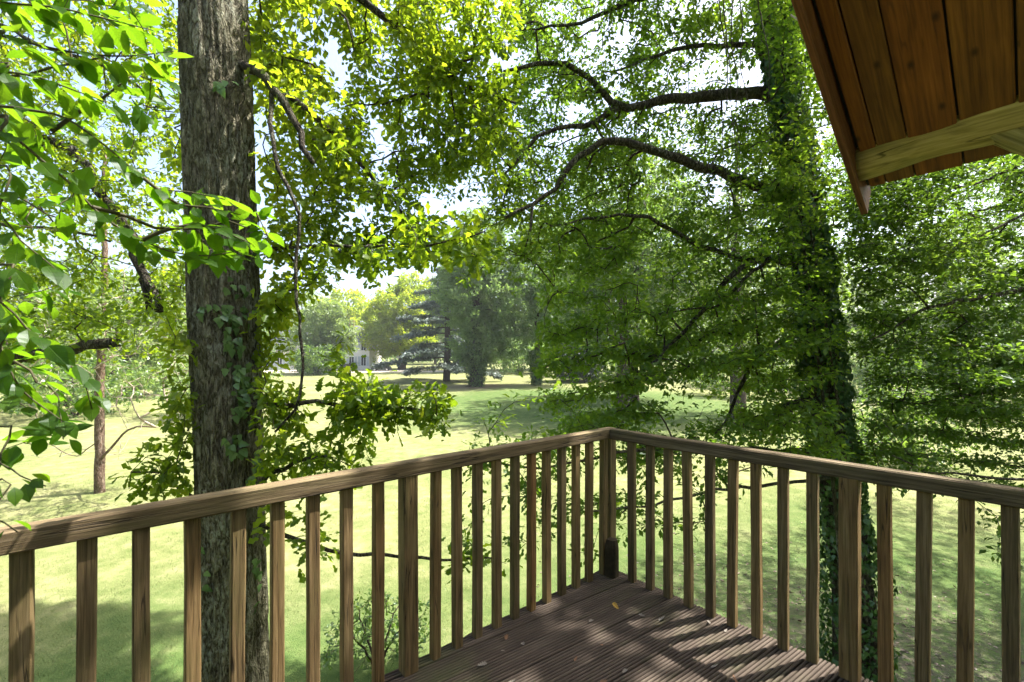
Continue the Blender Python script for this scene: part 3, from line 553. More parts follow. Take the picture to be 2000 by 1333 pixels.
# ------------------------------------------------------------------ the oak beside the deck
def PP(lst): return [P(*q) for q in lst]
def build_oak():
    base = np.array([-2.46, 4.05, gz(4.05) - .1]); root = empty('oak_tree', base)
    tag(root, 'large rough-barked oak trunk standing just outside the left railing', 'tree')
    T = Tree(base, .16, 1)
    ax_pts = [base, P(461, 1330, 4.05), P(451, 1000, 4.05), P(440, 620, 4.05), P(427, 250, 4.05), P(417, -10, 4.08), P(405, -400, 4.15), P(390, -900, 4.3)]
    c = catmull(ax_pts, .038); n = len(c); zr = c[:, 2]
    R = np.interp(zr, [0, .5, 1.2, 3, 5, 8, 12.5], [.44, .36, .30, .272, .285, .28, .2])
    sd = 110; a = np.arange(sd) * 2 * math.pi / sd; cs, sn = np.cos(a), np.sin(a)
    G = np.stack([np.broadcast_to(cs * 3.4, (n, sd)), np.broadcast_to(sn * 3.4, (n, sd)), np.broadcast_to(zr[:, None] * .8, (n, sd))], -1)
    wv = fbm(G * .9, 21, 2)[..., None] * 1.2
    Gf = np.stack([G[..., 0] * 2.6, G[..., 1] * 2.6, G[..., 2] * 1.5], -1) + wv
    fur = np.abs(fbm(Gf, 31, 3) - .5) * 2; fur = np.clip(fur / .28, 0, 1)
    lump = fbm(G * .5, 3, 2) - .5; flute = np.maximum(0, 1 - zr / 1.6)[:, None] * .12 * np.cos(5 * a + .7)
    rr = R[:, None] * (1 + .07 * lump + flute) - .03 * (1 - fur) + .005 * (fbm(G * 6, 5, 2) - .5)
    V = c[:, None] + np.stack([rr * cs, rr * sn, np.zeros_like(rr)], -1) - base
    k = np.arange(sd); k2 = (k + 1) % sd; i = np.arange(n - 1)[:, None] * sd
    link('trunk', mesh_np('trunk', V, [np.stack([i + k, i + k2, i + sd + k2, i + sd + k], -1).reshape(-1, 4)], smooth=True), M['bark_oak'], root)
    T.pos = list(c[::5]); T.par = [j - 1 for j in range(len(T.pos))]; T.fix = list(R[::5])
    L = T.limb
    L(PP([(455, 120, 4.05), (515, 150, 3.85), (570, 225, 3.78), (600, 290, 3.75), (612, 318, 3.7)]), .045, .02)
    L(PP([(540, 182, 3.85), (600, 215, 3.95), (660, 270, 4.15), (712, 332, 4.4), (760, 380, 4.55), (802, 440, 4.7)]), .03, .010)
    L(PP([(530, 165, 3.85), (528, 240, 3.7), (545, 330, 3.65), (582, 420, 3.6), (577, 520, 3.6), (581, 620, 3.55), (592, 720, 3.55), (570, 800, 3.5), (540, 842, 3.5)]), .019, .009)
    L(PP([(430, -260, 4.1), (560, -160, 4.4), (640, -70, 4.5), (712, 2, 4.6), (772, 52, 4.7), (830, 95, 4.8), (882, 150, 4.9), (935, 178, 5), (1005, 205, 5.2)]), .06, .013)
    L(PP([(822, 88, 4.8), (862, 145, 4.85), (882, 165, 4.8), (880, 205, 4.8), (892, 245, 4.8)]), .018, .008)
    L(PP([(600, -110, 4.45), (650, 10, 4.5), (680, 40, 4.5), (690, 95, 4.5)]), .02, .008)
    L(PP([(470, 485, 4.0), (600, 482, 3.8), (700, 481, 3.6), (790, 478, 3.4), (870, 468, 3.2), (945, 450, 3.1)]), .018, .005)
    L(PP([(470, 790, 4.0), (560, 792, 3.75), (620, 782, 3.65), (700, 800, 3.55), (780, 795, 3.45), (850, 805, 3.4)]), .028, .006)
    L(PP([(470, 985, 4.0), (528, 925, 3.7), (575, 905, 3.6), (640, 888, 3.5)]), .032, .010)
    L(PP([(470, 1015, 4.0), (560, 1046, 3.8), (640, 1075, 3.7), (740, 1085, 3.6), (860, 1094, 3.6), (965, 1086, 3.6)]), .022, .008)
    L(PP([(400, 980, 4.1), (345, 950, 3.9), (310, 925, 3.75), (255, 915, 3.6)]), .016, .006)
    L(PP([(400, -300, 4.2), (520, -420, 5.5), (640, -430, 7), (760, -380, 8.5)]), .1, .03)
    L(PP([(400, -500, 4.3), (250, -520, 5.2), (60, -480, 6.5)]), .1, .03)
    L(PP([(405, -350, 4.15), (480, -200, 5.5), (600, -60, 7), (690, 40, 8.4), (760, 90, 9.6)]), .11, .03)
    L(PP([(600, -60, 7), (760, -120, 8.8), (920, -100, 10), (1080, -60, 10.6)]), .07, .03)
    G = lambda *a, **k: region(*a, **k)
    pts = [G(500, 720, -60, 190, 4.1, 5.4, 220), G(660, 1000, -60, 260, 4.3, 5.8, 440), G(760, 1010, 140, 360, 4.5, 5.8, 130, seed=2), G(790, 960, 260, 380, 4.6, 5.4, 40),
           G(510, 700, 120, 420, 3.9, 5.2, 95), G(600, 720, 250, 520, 4.0, 5.6, 110), G(515, 660, 420, 600, 3.7, 4.7, 62, seed=1), G(690, 870, 360, 500, 3.9, 5.4, 90), G(640, 740, 470, 560, 3.7, 4.4, 14),
           G(790, 965, 430, 512, 2.95, 3.45, 24, thr=.3), G(520, 680, 600, 720, 3.5, 4.2, 30), G(700, 830, 470, 530, 3.3, 3.8, 9),
           G(515, 700, 745, 830, 3.5, 3.9, 46, thr=.3), G(690, 865, 755, 835, 3.3, 3.6, 36, thr=.3), G(520, 720, 820, 940, 3.4, 3.9, 44, thr=.35),
           G(320, 372, 600, 1000, 3.65, 4.0, 34, thr=.3), G(250, 350, 890, 960, 3.5, 3.8, 10, thr=.3), G(560, 990, 1050, 1110, 3.5, 3.75, 7, thr=.3), G(530, 640, 980, 1060, 3.6, 3.9, 8, thr=.3),
           G(480, 860, -120, 240, 6, 9, 120, thr=.5, freq=.8), G(440, 1260, -340, -95, 9.0, 11.5, 1100, thr=.5, freq=.55), G(200, 1000, -480, -80, 5.5, 8.5, 70, gaps=False, thr=.5), G(-100, 400, -480, -80, 4.5, 7.5, 90, gaps=False, thr=.47), G(330, 380, 40, 330, 4.2, 5, 16)]
    T.grow(np.concatenate(pts)); T.finish(root, .0022, .45, M['twig'], M['bark_b'], 10, 3)
    crown(root, T, T.leaves(15, .16, (.064, .104), .7, .18, 1), 'low', M['oak'], near=(5.4, 'oak_mid'), near_kind='oak_hi', near_n=270, seed=1)
    # ivy on its bark: single heart-shaped leaves up the trunk
    iv = empty('ivy_vine', (c[30])); tag(iv, 'ivy strand with pale heart-shaped leaves climbing the oak trunk', 'ivy')
    def surf(px, py): 
        Y = 4.05; z = CAMZ + (HZ - py) / F * (Y - .33); j = int(np.argmin(np.abs(c[:, 2] - z))); cx, cyy, rj = c[j, 0], c[j, 1], R[j] + .012
        dx = (px - 1000) / F; A = dx * dx + 1; B = -2 * (dx * cx + cyy); Cc = cx * cx + cyy * cyy - rj * rj; D = max(B * B - 4 * A * Cc, 0); y = (-B - math.sqrt(D)) / (2 * A)
        p = np.array([dx * y, y, CAMZ + (HZ - py) / F * y]); nn = np.array([p[0] - cx, p[1] - cyy, 0]); return p, nn / np.linalg.norm(nn)
    paths = [[(470, 1330), (478, 1150), (470, 985), (462, 885), (474, 800), (468, 740), (462, 690), (440, 630), (410, 600)], [(462, 690), (470, 640), (475, 612), (440, 600)], [(440, 180), (432, 160), (418, 150)], [(488, 940), (480, 880), (470, 850)], [(505, 1180), (495, 1100), (490, 1010)]]
    lp, ld, ln_ = [], [], []; r = np.random.default_rng(12)
    for q in paths:
        pts = [surf(*s_) for s_ in catmull(np.array(q, float), 16)]
        link('stem', tubes([(np.array([p for p, _ in pts]) - c[30], np.full(len(pts), .004))], 4, 'stem'), M['stem'], iv)
    dens = [(462, 620, 40, 18, 10), (440, 610, 30, 20, 7), (458, 660, 22, 24, 9), (465, 715, 18, 26, 9), (470, 755, 18, 22, 9), (465, 800, 16, 22, 7), (462, 868, 24, 16, 10), (495, 905, 12, 20, 3), (400, 600, 12, 8, 3), (432, 165, 18, 12, 4), (480, 950, 20, 20, 4), (500, 1120, 12, 60, 8), (395, 1100, 8, 60, 5), (470, 560, 24, 20, 4), (500, 470, 10, 30, 4)]
    for x, y, a, b, m in dens:
        for _ in range(int(m * 1.6)):
            p, nn = surf(np.clip(x + r.normal(0, a * .5), 376, 504), y + r.normal(0, b * .6)); lp.append(p + nn * .012 - c[30]); nn = nn + r.normal(0, .35, 3) + np.array([0, 0, .35]); ln_.append(nn); dd = np.array([r.normal(0, .6), 0, -1 + r.normal(0, .3)]); ld.append(dd)
    single_leaves(iv, np.array(lp), np.array(ld), np.array(ln_), r.uniform(.055, .095, len(lp)), 'ivy', M['ivy_light'])
build_oak()

# ------------------------------------------------------------------ the ivy-clad oak on the right
def build_ivy_oak():
    base = np.array([5.1, 6.6, gz(6.6) - .05]); root = empty('ivy_clad_oak', base); tag(root, 'tall oak wrapped in dark ivy beyond the right railing, limbs reaching left', 'tree')
    T = Tree(base, .24, 2); L = T.limb
    tr = [base] + PP([(1682, 1330, 6.6), (1662, 1130, 6.6), (1638, 950, 6.6), (1612, 750, 6.65), (1588, 550, 6.7), (1565, 380, 6.75), (1540, 230, 6.8), (1515, 90, 6.9), (1500, -100, 7), (1480, -400, 7.1)])
    L(tr, [.36, .27, .25, .23, .21, .2, .185, .17, .16, .15, .12], 0, 'trunk', .01)
    L(PP([(1565, 395, 6.75), (1480, 365, 6.4), (1400, 335, 6.2), (1330, 312, 6), (1260, 290, 5.8), (1200, 275, 5.7), (1150, 292, 5.6), (1110, 322, 5.5), (1085, 368, 5.4), (1040, 398, 5.3), (985, 428, 5.2)]), .085, .018)
    L(PP([(1040, 398, 5.3), (1036, 450, 5.25), (1022, 500, 5.2)]), .02, .008)
    L(PP([(1535, 185, 6.85), (1450, 182, 6.9), (1370, 190, 6.7), (1290, 198, 6.6), (1225, 212, 6.5), (1172, 182, 6.4), (1150, 150, 6.4), (1110, 128, 6.3), (1050, 125, 6.2), (982, 140, 6.1)]), .10, .022)
    L(PP([(1212, 208, 6.5), (1140, 245, 6.35), (1090, 252, 6.2), (1050, 267, 6.1), (1000, 330, 6), (960, 360, 6)]), .05, .012)
    L(PP([(1590, 490, 6.7), (1450, 505, 6.4), (1325, 458, 6.1), (1266, 424, 5.9), (1212, 422, 5.8), (1140, 430, 5.7), (1080, 445, 5.6)]), .05, .012)
    L(PP([(1595, 530, 6.7), (1510, 506, 6.4), (1442, 525, 6.2), (1375, 600, 6), (1337, 652, 5.8), (1300, 682, 5.7), (1240, 740, 5.5)]), .055, .014)
    L(PP([(1500, 508, 6.4), (1455, 545, 6.1), (1398, 604, 5.9), (1375, 600, 5.7), (1300, 612, 5.5)]), .03, .01)
    L(PP([(1620, 665, 6.6), (1555, 675, 6.4), (1480, 709, 6.2), (1463, 722, 6.1), (1438, 769, 6), (1427, 802, 5.9), (1400, 850, 5.7)]), .05, .014)
    L(PP([(1630, 780, 6.6), (1550, 792, 6.4), (1500, 822, 6.2), (1480, 835, 6.1)]), .09, .05)
    L(PP([(1520, 85, 6.9), (1430, 88, 6.9), (1347, 92, 6.8), (1287, 107, 6.7), (1224, 131, 6.6), (1175, 142, 6.5)]), .05, .012)
    L(PP([(1500, -110, 7), (1350, -40, 6.8), (1250, -5, 6.7), (1212, 12, 6.6), (1134, 42, 6.5), (1047, 60, 6.4)]), .08, .014)
    L(PP([(1640, 890, 6.6), (1500, 880, 5.9), (1350, 872, 5.3), (1200, 885, 4.8), (1060, 915, 4.5), (960, 900, 4.3)]), .04, .008)
    L(PP([(1650, 930, 6.6), (1520, 945, 5.6), (1400, 960, 5.0), (1270, 985, 4.6), (1150, 1000, 4.4)]), .03, .008)
    L([P(1500, -80, 7), np.array([3.9, 5.6, 11.2]), np.array([3.8, 4.2, 11.6]), np.array([3.4, 2.6, 11.4])], .12, .04)
    L([P(1480, -380, 7.1), np.array([4.6, 6, 14]), np.array([5.4, 4, 15])], .1, .03)
    G = lambda *a, **k: region(*a, **k)
    pts = [G(1000, 1560, -60, 330, 6.3, 9.0, 1350, thr=.45, freq=1.2), G(1000, 1560, 300, 480, 5.9, 8.4, 520, thr=.47, freq=1.3), G(900, 1110, 350, 530, 5.0, 6.2, 90), G(850, 1020, 200, 420, 5.6, 7.2, 120), G(1060, 1640, 440, 700, 5.2, 8.0, 900, thr=.49, freq=1.5), G(1060, 1640, 660, 870, 5.0, 7.8, 760, thr=.48, freq=1.5),
           G(1500, 1740, 100, 560, 5.9, 7.4, 300, thr=.42), G(1480, 1720, -60, 420, 7.2, 9.5, 420, thr=.4), G(1000, 1420, 850, 1040, 4.5, 5.4, 85, thr=.4), G(900, 1080, 820, 930, 4.2, 4.7, 20, thr=.3), G(1100, 1640, 820, 905, 4.9, 6.4, 110, thr=.35), G(1680, 1860, 860, 960, 5.6, 6.4, 22),
           G(900, 1050, 900, 1100, 4.2, 4.6, 10, thr=.3), ball((4.5, 3.4, 11.2), (2.8, 2.6, .8), 470, .52, 1.1, 23, 0), ball((3.6, -1.5, 11.5), (4, 3.2, 1.2), 420, .45, .7, 13, 0), ball((5.6, 6.6, 14.5), (3.2, 2.2, 2), 200, .45, .7, 4, 0), G(1000, 1700, -480, -60, 6, 9.5, 200, gaps=False, thr=.5, freq=.9), G(1450, 1640, -40, 420, 5.4, 6.5, 190, thr=.42)]
    pts = np.concatenate(pts); sl = .22 * pts[:, 0] - .12 * pts[:, 1]; low = pts[:, 2] < 8.2; q = np.round((pts[:, 2] - sl) / .42) * .42 + sl + rng.normal(0, .06, len(pts)); pts[:, 2] = np.where(low, q, pts[:, 2])   # boughs droop outward in layers
    T.grow(pts); T.finish(root, .0026, .45, M['twig'], M['bark_b'], 10, 3)
    crown(root, T, T.leaves(20, .19, (.055, .092), .85, .12, 2, flat=.45), 'low', M['oak_b'], near=(5.5, 'oak_mid'), seed=2)
    # ivy coat
    r = np.random.default_rng(8); nm, c, R = T.limbs[0]; N = 19000; j = r.integers(0, len(c) - 1, N); f = r.random(N)[:, None]; cc = c[j] * (1 - f) + c[j + 1] * f; Rj = R[j]
    a = r.uniform(0, 2 * math.pi, N); lump = fbm(np.stack([np.cos(a) * 1.5 + j * .0, np.sin(a) * 1.5, cc[:, 2] * 1.1], 1), 2, 3)
    dep = Rj + .02 + np.clip(lump - .33, 0, 1) * .5 * r.random(N) ** .6; o = np.stack([np.cos(a), np.sin(a), 0 * a], 1); pos = cc + o * dep[:, None]
    kp = (lump > .36) & (cc[:, 2] < 10.5); pos, o = pos[kp], o[kp]; n = len(pos)
    nor = nrm(o * 1.0 + r.normal(0, .45, (n, 3)) + np.array([0, 0, .45])); d = nrm(np.stack([r.normal(0, .5, n), r.normal(0, .5, n), -np.ones(n)], 1))
    iv = empty('ivy_coat', base); tag(iv, 'dense dark green ivy covering the trunk of the right oak', 'ivy')
    link('foliage', leaf_mesh('foliage', pos, d, nor, r.uniform(.05, .095, n), 'ivy_mid', r.random(n), base, 5), M['ivy'], iv, kind='stuff')
    for q in ([(1645, 1330), (1640, 1100), (1622, 900), (1590, 640), (1558, 380)], [(1700, 1330), (1680, 1100), (1640, 820), (1608, 600), (1578, 420)]):
        pts = catmull(np.array([P(x, y, 6.32) for x, y in q]), .15); link('stem', tubes([(pts - base, np.linspace(.03, .012, len(pts)))], 6, 'stem'), M['bark_b'], iv)
build_ivy_oak()

# ------------------------------------------------------------------ trees standing just outside the picture whose branches hang into it
def build_beech():
    base = np.array([10.2, 6.4, gz(6.4) - .05]); root = empty('beech_tree', base); tag(root, 'beech with flat leaf sprays reaching in from the right edge under the roof', 'tree')
    T = Tree(base, .2, 3, sag=.02); L = T.limb
    L([base, np.array([10.1, 6.4, 3]), np.array([10.0, 6.3, 7]), np.array([9.8, 6.3, 11])], .28, .12, 'trunk', .01)
    L([np.array([10.05, 6.35, 5.0])] + PP([(2120, 560, 6), (2000, 568, 5.8), (1940, 577, 5.7), (1870, 590, 5.6), (1800, 606, 5.5), (1745, 640, 5.4), (1700, 666, 5.3)]), .06, .010)
    L(PP([(1815, 602, 5.5), (1770, 560, 5.6), (1730, 540, 5.7), (1690, 520, 5.8)]), .014, .006)
    L([np.array([10.0, 6.3, 6.0])] + PP([(2110, 380, 6), (2000, 420, 5.8), (1900, 470, 5.7), (1830, 505, 5.6), (1750, 520, 5.6)]), .04, .008)
    L([np.array([10.0, 6.3, 7.2])] + PP([(2100, 250, 6.3), (1980, 330, 6.3), (1860, 370, 6.2), (1730, 400, 6.1)]), .04, .008)
    L([np.array([10.1, 6.4, 4.0])] + PP([(2120, 740, 6.2), (2000, 760, 6), (1900, 770, 5.9), (1780, 790, 5.8)]), .04, .008)
    L([np.array([10.1, 6.4, 3.2])] + PP([(2150, 930, 5.6), (2000, 935, 5.2), (1900, 932, 5.1), (1830, 925, 5.05), (1780, 908, 5), (1745, 890, 4.95)]), .04, .008)
    G = lambda *a, **k: region(*a, **k)
    pts = [G(1660, 2080, 260, 500, 5.0, 7.6, 700, thr=.44), G(1660, 2080, 480, 700, 5.0, 7.6, 700, thr=.45), G(1690, 2080, 680, 860, 5.0, 8.4, 760, thr=.43), G(1720, 2080, 830, 950, 4.9, 7.5, 260, thr=.43), G(1940, 2020, 980, 1120, 4.9, 5.3, 8, thr=.2), ball((11.6, 9.2, 9), (5.2, 5, 2.6), 2600, .47, .6, 6, 0), ball((16.2, 13.2, 9.5), (4, 4, 2), 900, .46, .6, 7, 0)]
    pts = np.concatenate(pts); pts[:, 2] = np.round((pts[:, 2] + .12 * pts[:, 0] + .1 * pts[:, 1]) / .33) * .33 + rng.normal(0, .035, len(pts)) - .12 * pts[:, 0] - .1 * pts[:, 1]   # leaves lie in tiers
    T.grow(pts); T.finish(root, .002, .42, M['twig'], M['bark_b'], 8, 3)
    crown(root, T, T.leaves(18, .18, (.055, .09), 1.0, .05, 3, flat=.7), 'low', M['beech'], seed=3)
build_beech()

def build_left_oak():
    base = np.array([-9.4, 6.2, gz(6.2) - .05]); root = empty('left_oak', base); tag(root, 'oak with dark broken limbs and small leaves reaching in from the left edge', 'tree'); root.name = 'spreading_oak'
    T = Tree(base, .2, 4); L = T.limb
    L([base, np.array([-9.4, 6.2, 3]), np.array([-9.2, 6.3, 7]), np.array([-9, 6.4, 11])], .3, .15, 'trunk', .01)
    L([np.array([-9.25, 6.3, 6.3])] + PP([(-60, 250, 6.0), (60, 265, 5.8), (154, 307, 5.6), (187, 371, 5.5), (225, 416, 5.4), (255, 461, 5.3), (263, 506, 5.25), (290, 550, 5.2), (312, 590, 5.15), (308, 610, 5.1)]), .08, .045)
    L(PP([(278, 545, 5.25), (290, 580, 5.2), (292, 605, 5.2)]), .04, .035)
    L([np.array([-9.3, 6.2, 4.6])] + PP([(-80, 715, 5.6), (0, 706, 5.4), (80, 695, 5.2), (140, 682, 5.1), (190, 672, 5.0), (232, 668, 4.95)]), .08, .055)
    L([np.array([-9.3, 6.2, 5.5])] + PP([(-80, 420, 5.8), (0, 440, 5.6), (60, 442, 5.5), (140, 450, 5.4), (215, 470, 5.3)]), .035, .012)
    L([np.array([-9.1, 6.3, 8])] + PP([(-40, 60, 6.3), (80, 90, 6.1), (200, 130, 6), (320, 205, 5.8)]), .05, .01)
    for q in ([(345, 215), (310, 190), (280, 170)], [(345, 220), (300, 215), (270, 200)], [(345, 228), (310, 232), (275, 228)], [(345, 190), (325, 150), (300, 120)]):
        L(PP([(x, y, 5.0) for x, y in q]), .006, .003, 'dead_twig', .004)
    G = lambda *a, **k: region(*a, **k)
    pts = [G(-40, 370, -40, 300, 5.2, 8, 430, thr=.50, freq=1.2), G(-40, 370, 280, 560, 5.0, 7.6, 330, thr=.5), G(-40, 370, 540, 700, 4.9, 6.6, 120, thr=.48), G(90, 350, 590, 640, 4.8, 5.4, 30, thr=.3), G(330, 370, 500, 700, 4.6, 5.4, 16, thr=.3)]
    T.grow(np.concatenate(pts)); T.finish(root, .0022, .45, M['twig'], M['bark_b'], 9, 3)
    crown(root, T, T.leaves(15, .17, (.055, .09), .7, .15, 4), 'low', M['oak'], seed=4)
build_left_oak()

# ------------------------------------------------------------------ young tree whose leaves hang close to the camera
def build_sapling():
    base = np.array([-2.75, .75, gz(.75) - .05]); root = empty('dogwood_sapling', base); tag(root, 'bright green broad-leaved sapling branch close to the camera at the left edge', 'sapling')
    c = catmull([base, np.array([-2.72, .78, 2]), np.array([-2.65, .8, 4]), np.array([-2.6, .85, 6.2])], .2); link('trunk', tubes([(c - base, np.linspace(.05, .02, len(c)))], 10, 'trunk', .1), M['stem'], root)
    stems = [((-2.63, .82, 5.1), [(-120, 205, 1.25), (0, 208, 1.2), (60, 216, 1.2), (128, 231, 1.2), (210, 289, 1.22), (263, 334, 1.25), (311, 369, 1.28), (368, 375, 1.32), (440, 390, 1.36)], 28, (.055, .085)),
             ((-2.64, .82, 5.0), [(-120, 245, 1.1), (0, 262, 1.1), (30, 270, 1.1), (75, 308, 1.12), (131, 353, 1.15), (180, 405, 1.18), (233, 446, 1.2), (278, 469, 1.22), (330, 491, 1.25), (400, 500, 1.3), (470, 490, 1.34)], 36, (.06, .092)),
             ((-2.64, .82, 5.0), [(278, 469, 1.22), (330, 448, 1.24), (390, 440, 1.27), (440, 455, 1.3), (500, 480, 1.33)], 15, (.055, .085)),
             ((-2.64, .82, 5.0), [(263, 334, 1.25), (310, 372, 1.27), (350, 400, 1.28), (400, 405, 1.3), (470, 420, 1.33)], 15, (.05, .08)),
             ((-2.64, .82, 5.1), [(100, 258, 1.2), (150, 222, 1.22), (200, 192, 1.25), (268, 140, 1.3)], 12, (.045, .07)),
             ((-2.61, .84, 5.6), [(-120, 60, 1.1), (0, 70, 1.1), (80, 90, 1.12), (160, 105, 1.15), (250, 110, 1.2), (340, 100, 1.25)], 32, (.06, .09)),
             ((-2.6, .84, 5.9), [(-120, -20, 1.1), (0, 5, 1.1), (110, 15, 1.14), (210, 38, 1.2), (300, 60, 1.25)], 30, (.06, .09)),
             ((-2.62, .83, 5.4), [(-120, 130, 1.0), (0, 140, 1.0), (70, 150, 1.02), (140, 175, 1.05), (210, 200, 1.1)], 26, (.055, .085)),
             ((-2.66, .8, 4.6), [(-120, 350, 1.05), (0, 420, 1.05), (40, 470, 1.06), (90, 510, 1.08), (130, 545, 1.1)], 22, (.055, .08)),
             ((-2.68, .8, 4.3), [(-120, 560, 1.0), (0, 590, 1.0), (50, 640, 1.02), (110, 690, 1.05), (160, 740, 1.08), (180, 800, 1.1)], 28, (.055, .078)),
             ((-2.68, .8, 4.2), [(-120, 640, 1.05), (0, 700, 1.05), (40, 760, 1.06), (90, 800, 1.08), (140, 835, 1.1)], 20, (.05, .072)),
             ((-2.7, .8, 3.9), [(-120, 880, 1.05), (0, 905, 1.05), (40, 930, 1.06), (90, 950, 1.08)], 9, (.045, .06)),
             ((-2.7, .8, 3.8), [(-120, 990, .98), (-20, 1010, .98), (10, 1022, .98), (35, 1040, .99)], 7, (.04, .06))]
    r = np.random.default_rng(77); lp, ld, ln_, ls = [], [], [], []
    for a, q, m, sz in stems:
        pts = PP(q); 
        if q[0][0] < 0: pts = [np.array(a)] + pts
        c = catmull(pts, .03); vis = 1000 + c[:, 0] / np.maximum(c[:, 1], .1) * F > -60; 
        link('branch', tubes([(c - base, np.linspace(.006 if q[0][0] > 0 else .010, .0014, len(c)))], 6, 'branch'), M['stem'], root)
        cv = c[vis]; t = nrm(np.gradient(cv, axis=0)); side = 1
        for k in range(m):
            u = (k + .6) / m; i = min(len(cv) - 1, int(u ** .85 * (len(cv) - 1))); up = np.array([0, 0, 1.]); lat = nrm(np.cross(t[i], up)) * side; side = -side
            d = nrm(t[i] * .55 + lat * .8 + np.array([0, 0, -.28]) + r.normal(0, .22, 3)); n_ = nrm(np.array([0, -.15, 1]) + r.normal(0, .38, 3))
            lp.append(cv[i] + d * .012 + r.normal(0, .006, 3) - base); ld.append(d); ln_.append(n_); ls.append(r.uniform(*sz) * .78 * (1.12 - .25 * abs(u - .5)))
            if u > .96: ld[-1] = nrm(t[i] + np.array([0, 0, -.15]))
    lp, ld, ln_, ls = map(np.array, (lp, ld, ln_, ls)); vis = np.argsort(-ls / np.maximum(lp[:, 1] + base[1], .1))[:295]; single_leaves(root, lp[vis], ld[vis], ln_[vis], ls[vis], 'ovate', M['front_veined'], 9)
    # farther sprays of the same sapling
    fp = np.concatenate([region(-60, 330, -40, 250, 1.4, 2.0, 26, thr=.4, gaps=False), region(-60, 160, 250, 600, 1.35, 1.9, 20, thr=.4, gaps=False), region(380, 520, 395, 500, 1.3, 1.5, 9, thr=.2, gaps=False), region(-60, 130, 600, 900, 1.2, 1.6, 12, thr=.3, gaps=False)])
    T = Tree(base, .08, 78, .03); T.limb([np.array([-2.63, .82, 5.2]), P(-150, 200, 1.5), P(0, 150, 1.5), P(200, 120, 1.55)], .012, .003); T.limb([np.array([-2.63, .82, 5.0]), P(-150, 330, 1.5), P(0, 380, 1.5), P(120, 430, 1.5)], .01, .003); T.limb(PP([(180, 405, 1.18), (300, 450, 1.3), (440, 440, 1.38), (500, 450, 1.4)]), .006, .002); T.limb([np.array([-2.66, .8, 4.4]), P(-150, 640, 1.3), P(0, 700, 1.3), P(80, 760, 1.3)], .01, .003)
    T.grow(fp); T.finish(root, .0013, .4, M['stem'], M['stem'], 6, 4); crown(root, T, T.leaves(5, .05, (.05, .085), .9, .2, 78), 'ovate', M['front'], 'foliage', 78)
build_sapling()

# ------------------------------------------------------------------ trees farther off
def far_tree(name, label, px, Y, H, crown_spec, mat, bark='bark_far', r0=.35, n=700, per=10, leaf=(.16, .28), lean=0.0, seed=0, low=True, spread=.45, thr=.4, freq=.35, group=None, z=None, kind='far', flat=0.0, ivy=0):
    """crown_spec: list of (dx, dz fraction of height, rx, rz) lobes in metres about the trunk."""
    x = (px - 1000) / F * Y; base = np.array([x, Y, (gz(Y) if z is None else z) - .1]); root = empty(name, base); tag(root, label, 'tree', group)
    T = Tree(base, .8 if H > 10 else .5, seed, .08); top = base + np.array([lean * H, 0, H * .93])
    T.limb([base, base + np.array([lean * .2 * H + .1, 0, H * .3]), base + np.array([lean * .6 * H - .1, .1, H * .62]), top], [r0 * 1.35, r0, r0 * .75, r0 * .5, r0 * .15], 0, 'trunk', .03)
    tot = sum(s[2] * s[2] * s[3] for s in crown_spec); P_ = []
    for k, (dx, fz, rx, rz) in enumerate(crown_spec):
        P_.append(ball(base + np.array([dx, (random.random() - .5) * rx * .6, fz * H]), (rx, rx, rz), max(45, int(1.5 * n * rx * rx * rz / tot)), thr, freq, seed * 7 + k, .45))
    P_ = np.concatenate(P_); P_ = P_[P_[:, 2] > base[2] + .15]; T.grow(P_); per = int(per * 1.35); T.finish(root, .010, .45, M[bark], M[bark], 8, 3, rmax=r0 * .5)
    if ivy:
        r = np.random.default_rng(seed); n_ = 1500; a = r.uniform(0, 6.283, n_); zz = ivy * r.random(n_) ** .8; rr = r0 * 1.25 + r.random(n_) * (.25 + .10 * zz); pos = base + np.stack([np.cos(a) * rr, np.sin(a) * rr, zz + .1], 1)
        link('ivy_coat', leaf_mesh('ivy_coat', pos, np.stack([r.normal(0, .5, n_), r.normal(0, .5, n_), -np.ones(n_)], 1), np.stack([np.cos(a), np.sin(a), .5 + 0 * a], 1) + r.normal(0, .3, (n_, 3)), r.uniform(.25, .45, n_), 'far', r.random(n_), base, 3), M['mid'], root, kind='stuff')
    crown(root, T, T.leaves(per, spread, leaf, .7, .1, seed, flat), kind, M[mat], seed=seed); return root
far_tree('lime_tree', 'bright yellow-green tree in front of the distant white house', 785, 110, 23, [(0, .40, 8.0, 5.5), (-7, .30, 6, 4.5), (4, .28, 5, 3.5), (-1, .68, 7, 5), (3, .9, 4.5, 3), (-6, .55, 4, 3)], 'yellowgreen', r0=.8, n=1300, per=14, leaf=(.4, .7), spread=.8, seed=11, thr=.43)
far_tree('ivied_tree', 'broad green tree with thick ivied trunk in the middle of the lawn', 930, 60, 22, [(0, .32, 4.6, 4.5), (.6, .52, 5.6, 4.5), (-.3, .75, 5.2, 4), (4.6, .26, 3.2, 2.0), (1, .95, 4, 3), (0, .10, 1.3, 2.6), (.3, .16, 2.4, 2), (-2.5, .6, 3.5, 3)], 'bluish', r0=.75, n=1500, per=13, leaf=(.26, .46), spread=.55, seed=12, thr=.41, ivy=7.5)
far_tree('slender_tree', 'slender dark-trunked tree right of the ivied tree on the lawn', 1048, 62, 23, [(0, .42, 4.4, 4), (3.5, .5, 5, 4.5), (-1.5, .66, 4.8, 4), (2, .88, 5, 4)], 'bluish', r0=.42, n=1100, per=12, ivy=5, thr=.42, leaf=(.26, .46), spread=.5, seed=13)
